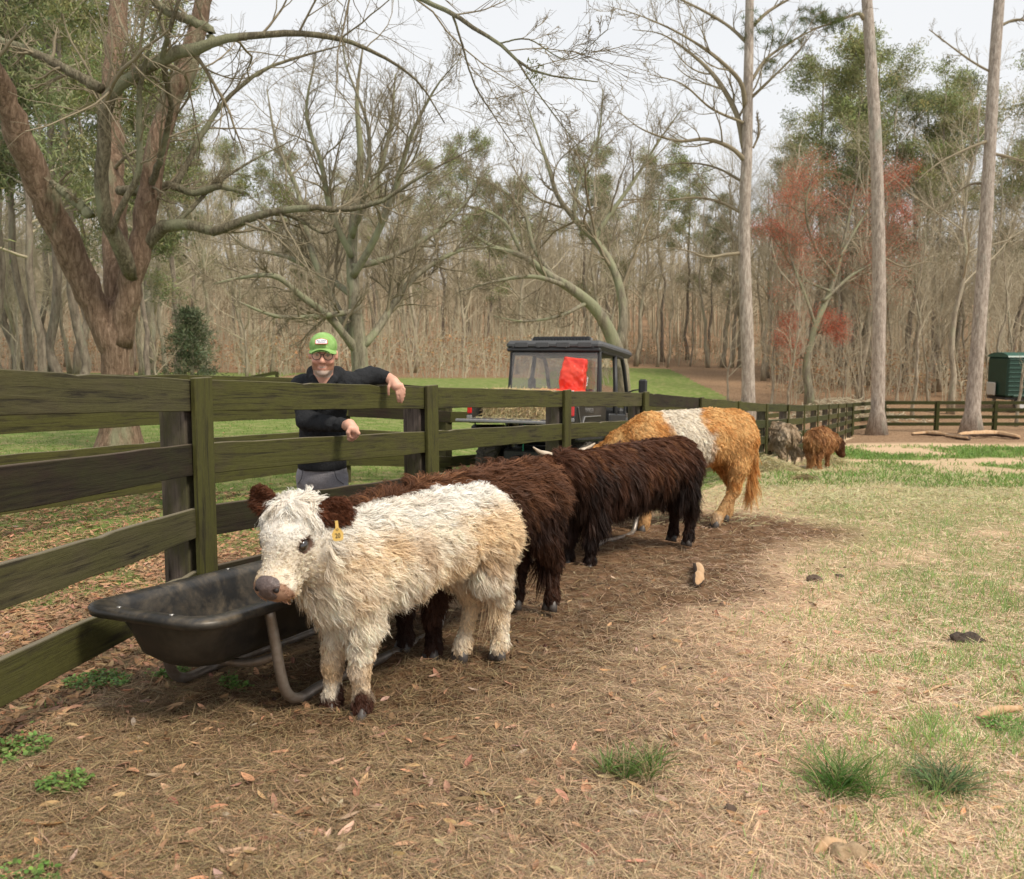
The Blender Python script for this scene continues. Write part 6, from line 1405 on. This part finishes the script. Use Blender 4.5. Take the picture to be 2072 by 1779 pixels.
log('stick', 'pale stripped stick in the grass at the right edge', [gpt(1982, 1464, .02), gpt(2010, 1452, .03), gpt(2064, 1440, .025)], [.014, .017, .013], .0, 5, 'stick', 8)
log('stick', 'thin dry twig in the grass left of the pale stick', [gpt(1868, 1412, .015), gpt(1900, 1400, .02), gpt(1922, 1392, .015)], [.004, .005, .003], .0, 6, 'stick', 6)
simple_lump('dung_clod', 'dark flattened dung clod in the grass at right', 'clod', gpt(1958, 1298), (.085, .06, .028), plain('dung', (.05, .035, .025), .95, noise=40, c2=(.10, .07, .05), bump=.9), 2, sc=30, amp=.9, h=.005)
simple_lump('dung_clod', 'small dark clod between the wood chunk and the flattened clod', 'clod', gpt(1648, 1176), (.05, .04, .03), M_LOGB, 3, sc=30, amp=.9, h=.005)
simple_lump('dung_clod', 'small dark clod farther up the pasture', 'clod', gpt(1700, 1166), (.03, .03, .02), M_LOGB, 4, sc=30, amp=.9, h=.005)
simple_lump('dung_clod', 'dark hollow clod half buried in straw at the bottom', 'clod', gpt(1478, 1648), (.022, .018, .016), M_LOGB, 5, sc=40, amp=.9, h=.003)
simple_lump('stone', 'rough tan stone lying in the straw near the bottom edge', 'stone', gpt(1715, 1740), (.048, .038, .028), plain('tan_stone', (.30, .20, .11), .9, noise=30, c2=(.46, .33, .20), bump=.8), 7, sc=30, amp=.6, h=.004)
log('bark_piece', 'curled brown bark piece touching the rough tan stone', [gpt(1645, 1735, .010), gpt(1680, 1722, .022), gpt(1722, 1728, .012)], [.005, .022, .016], .0, 8, 'bark', 9)
# three big grass tufts and other countable ones
def tuft(u, v, r, h, n, label, seed, col=(.13, .20, .055)):
    rg = np.random.default_rng(seed); p = gpt(u, v); a = rg.uniform(0, 2 * np.pi, n); cc = rg.normal(size=(7, 2)) * r * .32; ci_ = rg.integers(0, 7, n); rad = r * .16 * rg.random(n) ** .6; c = np.stack([np.cos(a) * rad + cc[ci_, 0], np.sin(a) * rad + cc[ci_, 1], np.zeros(n)], -1)
    k = 5; d = nrm(np.stack([np.cos(a) * (.25 + rad / r * 1.3), np.sin(a) * (.25 + rad / r * 1.3), np.ones(n) * rg.uniform(.5, 1.3, n)], -1) + rg.normal(size=(n, 3)) * .25); L = h * rg.uniform(.35, 1.35, n)
    t = np.linspace(0, 1, k); P = c[:, None] + d[:, None] * (L[:, None] * t[None])[:, :, None]; P[:, :, 2] -= (L[:, None] * t[None] ** 2 * .38); hor = nrm(d * [1, 1, 0]); P += hor[:, None] * (L[:, None] * t[None] ** 2 * .25)[:, :, None]; P[:, :, 2] = np.maximum(P[:, :, 2], .003)
    s = nrm(np.cross(d, rg.normal(size=(n, 3)) * .4 + [0, 0, 1])); w = rg.uniform(.0022, .0042, n)[:, None, None] * np.array([.8, 1, .9, .6, .1])[None, :, None]
    V = np.stack([P - s[:, None] * w / 2, P + s[:, None] * w / 2], 2).reshape(-1, 3); i = np.arange(k - 1)[:, None] * 2; q = np.concatenate([i, i + 1, i + 3, i + 2], 1); Q = (q[None] + (np.arange(n) * k * 2)[:, None, None]).reshape(-1, 4)
    dry = rg.random(n) < .22; C = tint(col, n, rg, .35); C[dry] = tint((.42, .33, .18), dry.sum(), rg, .2); C = np.repeat(C, k * 2, axis=0)
    o = mesh('grass_tuft', V, Q, M_GRASS, col=C, loc=p); tagp(o, label, 'grass tuft'); return o
tuft(1305, 1568, .16, .11, 340, 'leftmost of the three big dark grass tufts at the bottom right', 1)
tuft(1705, 1600, .13, .15, 460, 'middle and tallest of the three big dark grass tufts', 2, (.10, .20, .04))
tuft(1922, 1605, .15, .14, 460, 'rightmost of the three big dark grass tufts, bluish green', 3, (.13, .20, .085))
# ---------------------------------------------------------------- ground litter
rg = np.random.default_rng(77)
def scatter(n, y0, y1, pw, lim=.66):
    t = rg.random(n); y = (y0 ** (1 - pw) + t * (y1 ** (1 - pw) - y0 ** (1 - pw))) ** (1 / (1 - pw)) if pw != 1 else y0 * (y1 / y0) ** t
    return rg.uniform(-lim, lim, n) * y, y
def put(name, V, Q, C, m): o = mesh(name, V, Q, m, col=C); tagp(o, kind='stuff'); return o
def lay(x, y, L, w, C, tilt=.12, lift=.006, bend=-.05):
    n = len(x); z = gsurf(x, y) + lift * rg.random(n) + .002; a = rg.uniform(0, 2 * np.pi, n)
    d = nrm(np.stack([np.cos(a), np.sin(a), rg.normal(size=n) * tilt + .04], -1)); c = np.stack([x, y, z], -1) - d * (L / 2)[:, None]
    c[:, 2] = np.maximum(c[:, 2], z - .004); tw = np.stack([rg.normal(size=n) * .3, rg.normal(size=n) * .3, np.ones(n)], -1)
    return blades(c, d, L, w, rg, C, bend, tw)
# straw and pine needles in the pasture
x, y = scatter(520000, 2.0, 15, 1.75, .82); s = fence1_side(x, y); m = mudw(x, y)
dens = np.where(s > 0, 1 - .55 * m, .55) * (.35 + .9 * n2(x, y, 1.6, 41)); k = rg.random(len(x)) < dens; x, y, m = x[k], y[k], m[k]; n = len(x)
g = n2(x, y, .8, 43)[:, None]; xr = sstep(-1.2, 1.6, x - .12 * y)[:, None]  # xr darkens straw leftward: dirtier there, with the light fall-off painted in too
base = np.array((.44, .30, .16)) * (1 - xr) + np.array((.80, .58, .39)) * xr; base = base * (1 - .35 * g) + np.array((.60, .46, .30)) * .35 * g; base = base * (1 - .45 * m[:, None])
C = base * rg.uniform(.4, 1.45, (n, 1)) * (1 + rg.normal(size=(n, 3)) * .06)
V, Q, C = lay(x, y, rg.uniform(.02, .10, n) * (1 + .03 * y), rg.uniform(.0012, .0028, n) * (1 + .10 * np.maximum(y - 2, 0)), np.clip(C, 0, .9), .16, .014)
put('straw_litter', V, Q, C, M_STRAW)
# fallen leaves
def leafmesh(x, y, L, C, name, lift=.01, wr=.30):
    n = len(x); z = gsurf(x, y) + .004 + rg.random(n) * lift; a = rg.uniform(0, 2 * np.pi, n); d = np.stack([np.cos(a), np.sin(a), rg.normal(size=n) * .22], -1); d = nrm(d)
    up = nrm(np.stack([rg.normal(size=n) * .35, rg.normal(size=n) * .35, np.ones(n)], -1)); s = nrm(np.cross(d, up)); u = np.cross(s, d); c = np.stack([x, y, z], -1)
    prof = [(-.5, 0), (-.32, .55), (-.08, .95), (.15, .9), (.36, .5), (.5, 0)]; V = []
    curl = rg.uniform(-.35, .5, n)[:, None]; fold = rg.uniform(.05, .6, n)[:, None]
    for t, w in prof:
        ce = c + d * (L * t)[:, None] + u * (curl * (t * t * 2) * L[:, None] * .6)
        for sg in (-1, 0, 1): V.append(ce + s * sg * (L * wr * w / 2 * 1.0)[:, None] + u * (abs(sg) * fold * (L * wr * w / 2)[:, None]))
    V = np.stack(V, 1); V[:, :, 2] = np.maximum(V[:, :, 2], (z - .004)[:, None]); V = V.reshape(-1, 3); q = []
    for i in range(5): q += [[i * 3, i * 3 + 1, i * 3 + 4, i * 3 + 3], [i * 3 + 1, i * 3 + 2, i * 3 + 5, i * 3 + 4]]
    Q = (np.array(q)[None] + (np.arange(n) * 18)[:, None, None]).reshape(-1, 4); put(name, V, Q, np.repeat(C, 18, axis=0), M_LEAF)
x, y = scatter(8000, 2.0, 20, 1.5, .82); s = fence1_side(x, y); m = mudw(x, y); k = rg.random(len(x)) < np.where(s > 0, .55 - .38 * m + .25 * (x < 0), .9) * (.4 + n2(x, y, 1.1, 51)); x, y, s = x[k], y[k], s[k]; n = len(x)
C = tint((.44, .255, .145), n, rg, .5, .07); pl_ = rg.random(n) < .18; C[pl_] = tint((.52, .37, .25), pl_.sum(), rg, .25); leafmesh(x, y, rg.uniform(.025, .08, n), C, 'fallen_leaves')
# leaf carpet outside the fence at left
y = rg.uniform(2.3, 9.5, 22000); x = -rg.uniform(.05, .68, 22000) * y; s = fence1_side(x, y); k = (s < -.05) & (rg.random(len(x)) < leafw(x, y) * 1.1); x, y = x[k], y[k]; n = len(x)
leafmesh(x, y, rg.uniform(.03, .08, n), tint((.40, .235, .135), n, rg, .4, .07), 'leaf_carpet', .012)
# grass blades
def grassy(x, y, h, C, name, bendy=.35, w0=.0016):
    n = len(x); z = gsurf(x, y) - .003; a = rg.uniform(0, 2 * np.pi, n); ln = rg.uniform(.1, .9, n); d = nrm(np.stack([np.cos(a) * ln, np.sin(a) * ln, np.ones(n)], -1)); c = np.stack([x, y, z], -1)
    w = rg.uniform(w0, w0 * 2.2, n) * (1 + .10 * np.maximum(y - 2, 0)); V, Q, C = blades(c, d, h, w, rg, C, -bendy * .5); put(name, V, Q, C, M_GRASS)
x, y = scatter(260000, 2.0, 13, 1.6, .85); s = fence1_side(x, y); gw = grassw(x, y); cl = n2(x, y, 3.4, 61) * .55 + n2(x, y, 11, 62) * .45
k = (s > .1) & (cl > .495 - .11 * gw) & (rg.random(len(x)) < gw * 1.0 + .035) & (mudw(x, y) < .25); x, y, cl = x[k], y[k], cl[k]; n = len(x)
C = tint((.28, .40, .13), n, rg, .35, .08); dk = n2(x, y, .7, 63)[:, None]; C = C * (.75 + .6 * dk); grassy(x, y, rg.uniform(.02, .06, n) * (1 + 9 * np.maximum(cl - .54, 0)), C, 'grass')
x, y = scatter(110000, 2.4, 20, 1.3, .68); s = fence1_side(x, y); gw = grassw(x, y); k = (s < -.05) & (rg.random(len(x)) < gw * .9); x, y = x[k], y[k]; n = len(x)
grassy(x, y, rg.uniform(.02, .06, n), tint((.17, .27, .06), n, rg, .35, .08), 'lawn_grass', w0=.002)
x = rg.uniform(3, 17, 90000); y = rg.uniform(12.5, 27, 90000); gw = grassw(x, y); k = (fence1_side(x, y) > .4) & (rg.random(len(x)) < gw) & (x / y < .8) & (n2(x, y, 2.5, 65) > .42); x, y = x[k], y[k]; n = len(x)
grassy(x, y, rg.uniform(.05, .16, n), tint((.22, .34, .09), n, rg, .35, .07), 'rank_grass', .5, .004)
# small clover-like weeds at left foreground
def weeds(u, v, r, n, seed):
    p = gpt(u, v); a = rg.uniform(0, 6.28, n); q = r * np.sqrt(rg.random(n)); x = p[0] + np.cos(a) * q; y = p[1] + np.sin(a) * q * .8; k = vn(np.stack([x * 9, y * 9, x * 0], -1), seed) > .35; x, y = x[k], y[k]; n = len(x)
    c = np.stack([x, y, gsurf(x, y) + rg.uniform(.004, .035, n)], -1); return blades(c, nrm(rg.normal(size=(n, 3)) * [1, 1, .35]), rg.uniform(.010, .018, n), rg.uniform(.008, .013, n), rg, tint((.17, .28, .07), n, rg, .45), 0, np.stack([rg.normal(size=n) * .4, rg.normal(size=n) * .4, np.ones(n)], -1))
mb = MB()
for i, (u, v, r, n) in enumerate(((200, 1390, .14, 800), (340, 1372, .09, 500), (30, 1530, .12, 500), (15, 1480, .12, 500), (480, 1395, .07, 300), (130, 1600, .08, 300), (20, 1800, .12, 260), (2050, 1475, .12, 400), (360, 1310, .08, 300))):
    V, Q, C = weeds(u, v, r, n, i); mb.add(V, Q, C)
tagp(mb.build('ground_weeds', M_GRASS), kind='stuff')
# pale hay strewn round the far cattle
x = rg.normal(size=60000) * 1.9 + 4.9; y = rg.normal(size=60000) * 2.6 + 13.8; x = x + .30 * (y - 13.8); k = (fence1_side(x, y) > .25) & (rg.random(len(x)) < .35 + .8 * n2(x, y, .9, 71)) & (y > 8.3); x, y = x[k], y[k]; n = len(x)
V, Q, C = lay(x, y, rg.uniform(.05, .16, n), rg.uniform(.005, .010, n), tint((.50, .45, .25), n, rg, .3, .06), .25, .03); put('strewn_hay', V, Q, C, M_STRAW)
def pile(name, label, u, v, r, h, n, col=(.52, .46, .26)):
    p = gpt(u, v); a = rg.uniform(0, 6.28, n); q = np.sqrt(rg.random(n)); X = np.cos(a) * q * r; Y = np.sin(a) * q * r * .7; Z = h * (1 - q ** 2) * rg.random(n) ** .3 * (.6 + .8 * vn(np.stack([X * 3, Y * 3, X * 0], -1), 4))
    d = nrm(rg.normal(size=(n, 3)) * [1, 1, .35]); V, Q, C = blades(np.stack([X, Y, Z], -1), d, rg.uniform(.06, .2, n), rg.uniform(.005, .010, n), rg, tint(col, n, rg, .3, .06), -.3)
    o = mesh(name, V, Q, M_STRAW, col=C, loc=p); tagp(o, label, 'hay pile'); return o
pile('hay_pile', 'low pale hay pile left of the two far cattle', 1545, 955, .75, .26, 7000)
pile('hay_pile', 'low pale hay pile under the head of the ginger cow', 1672, 942, .55, .2, 4500)
pile('hay_pile', 'small darker hay tussock in front of the far cattle', 1630, 975, .22, .1, 900, (.30, .24, .12))
# crumbs of mud
x, y = scatter(9000, 2.4, 12, 1.6); m = mudw(x, y); k = (rg.random(len(x)) < m) ; x, y = x[k], y[k]; n = len(x)
z = gsurf(x, y); r = rg.uniform(.004, .014, n); oc = np.array([[1, 0, 0], [0, 1, 0], [-1, 0, 0], [0, -1, 0], [0, 0, 1.]]); J = rg.uniform(.6, 1.4, (n, 5, 1)); V = (np.stack([x, y, z], -1)[:, None] + oc[None] * r[:, None, None] * J).reshape(-1, 3)
T = (np.array([[0, 1, 4], [1, 2, 4], [2, 3, 4], [3, 0, 4]])[None] + (np.arange(n) * 5)[:, None, None]).reshape(-1, 3)
put('mud_crumbs', V, T, np.repeat(tint((.085, .048, .027), n, rg, .4), 5, axis=0), M_STRAW)
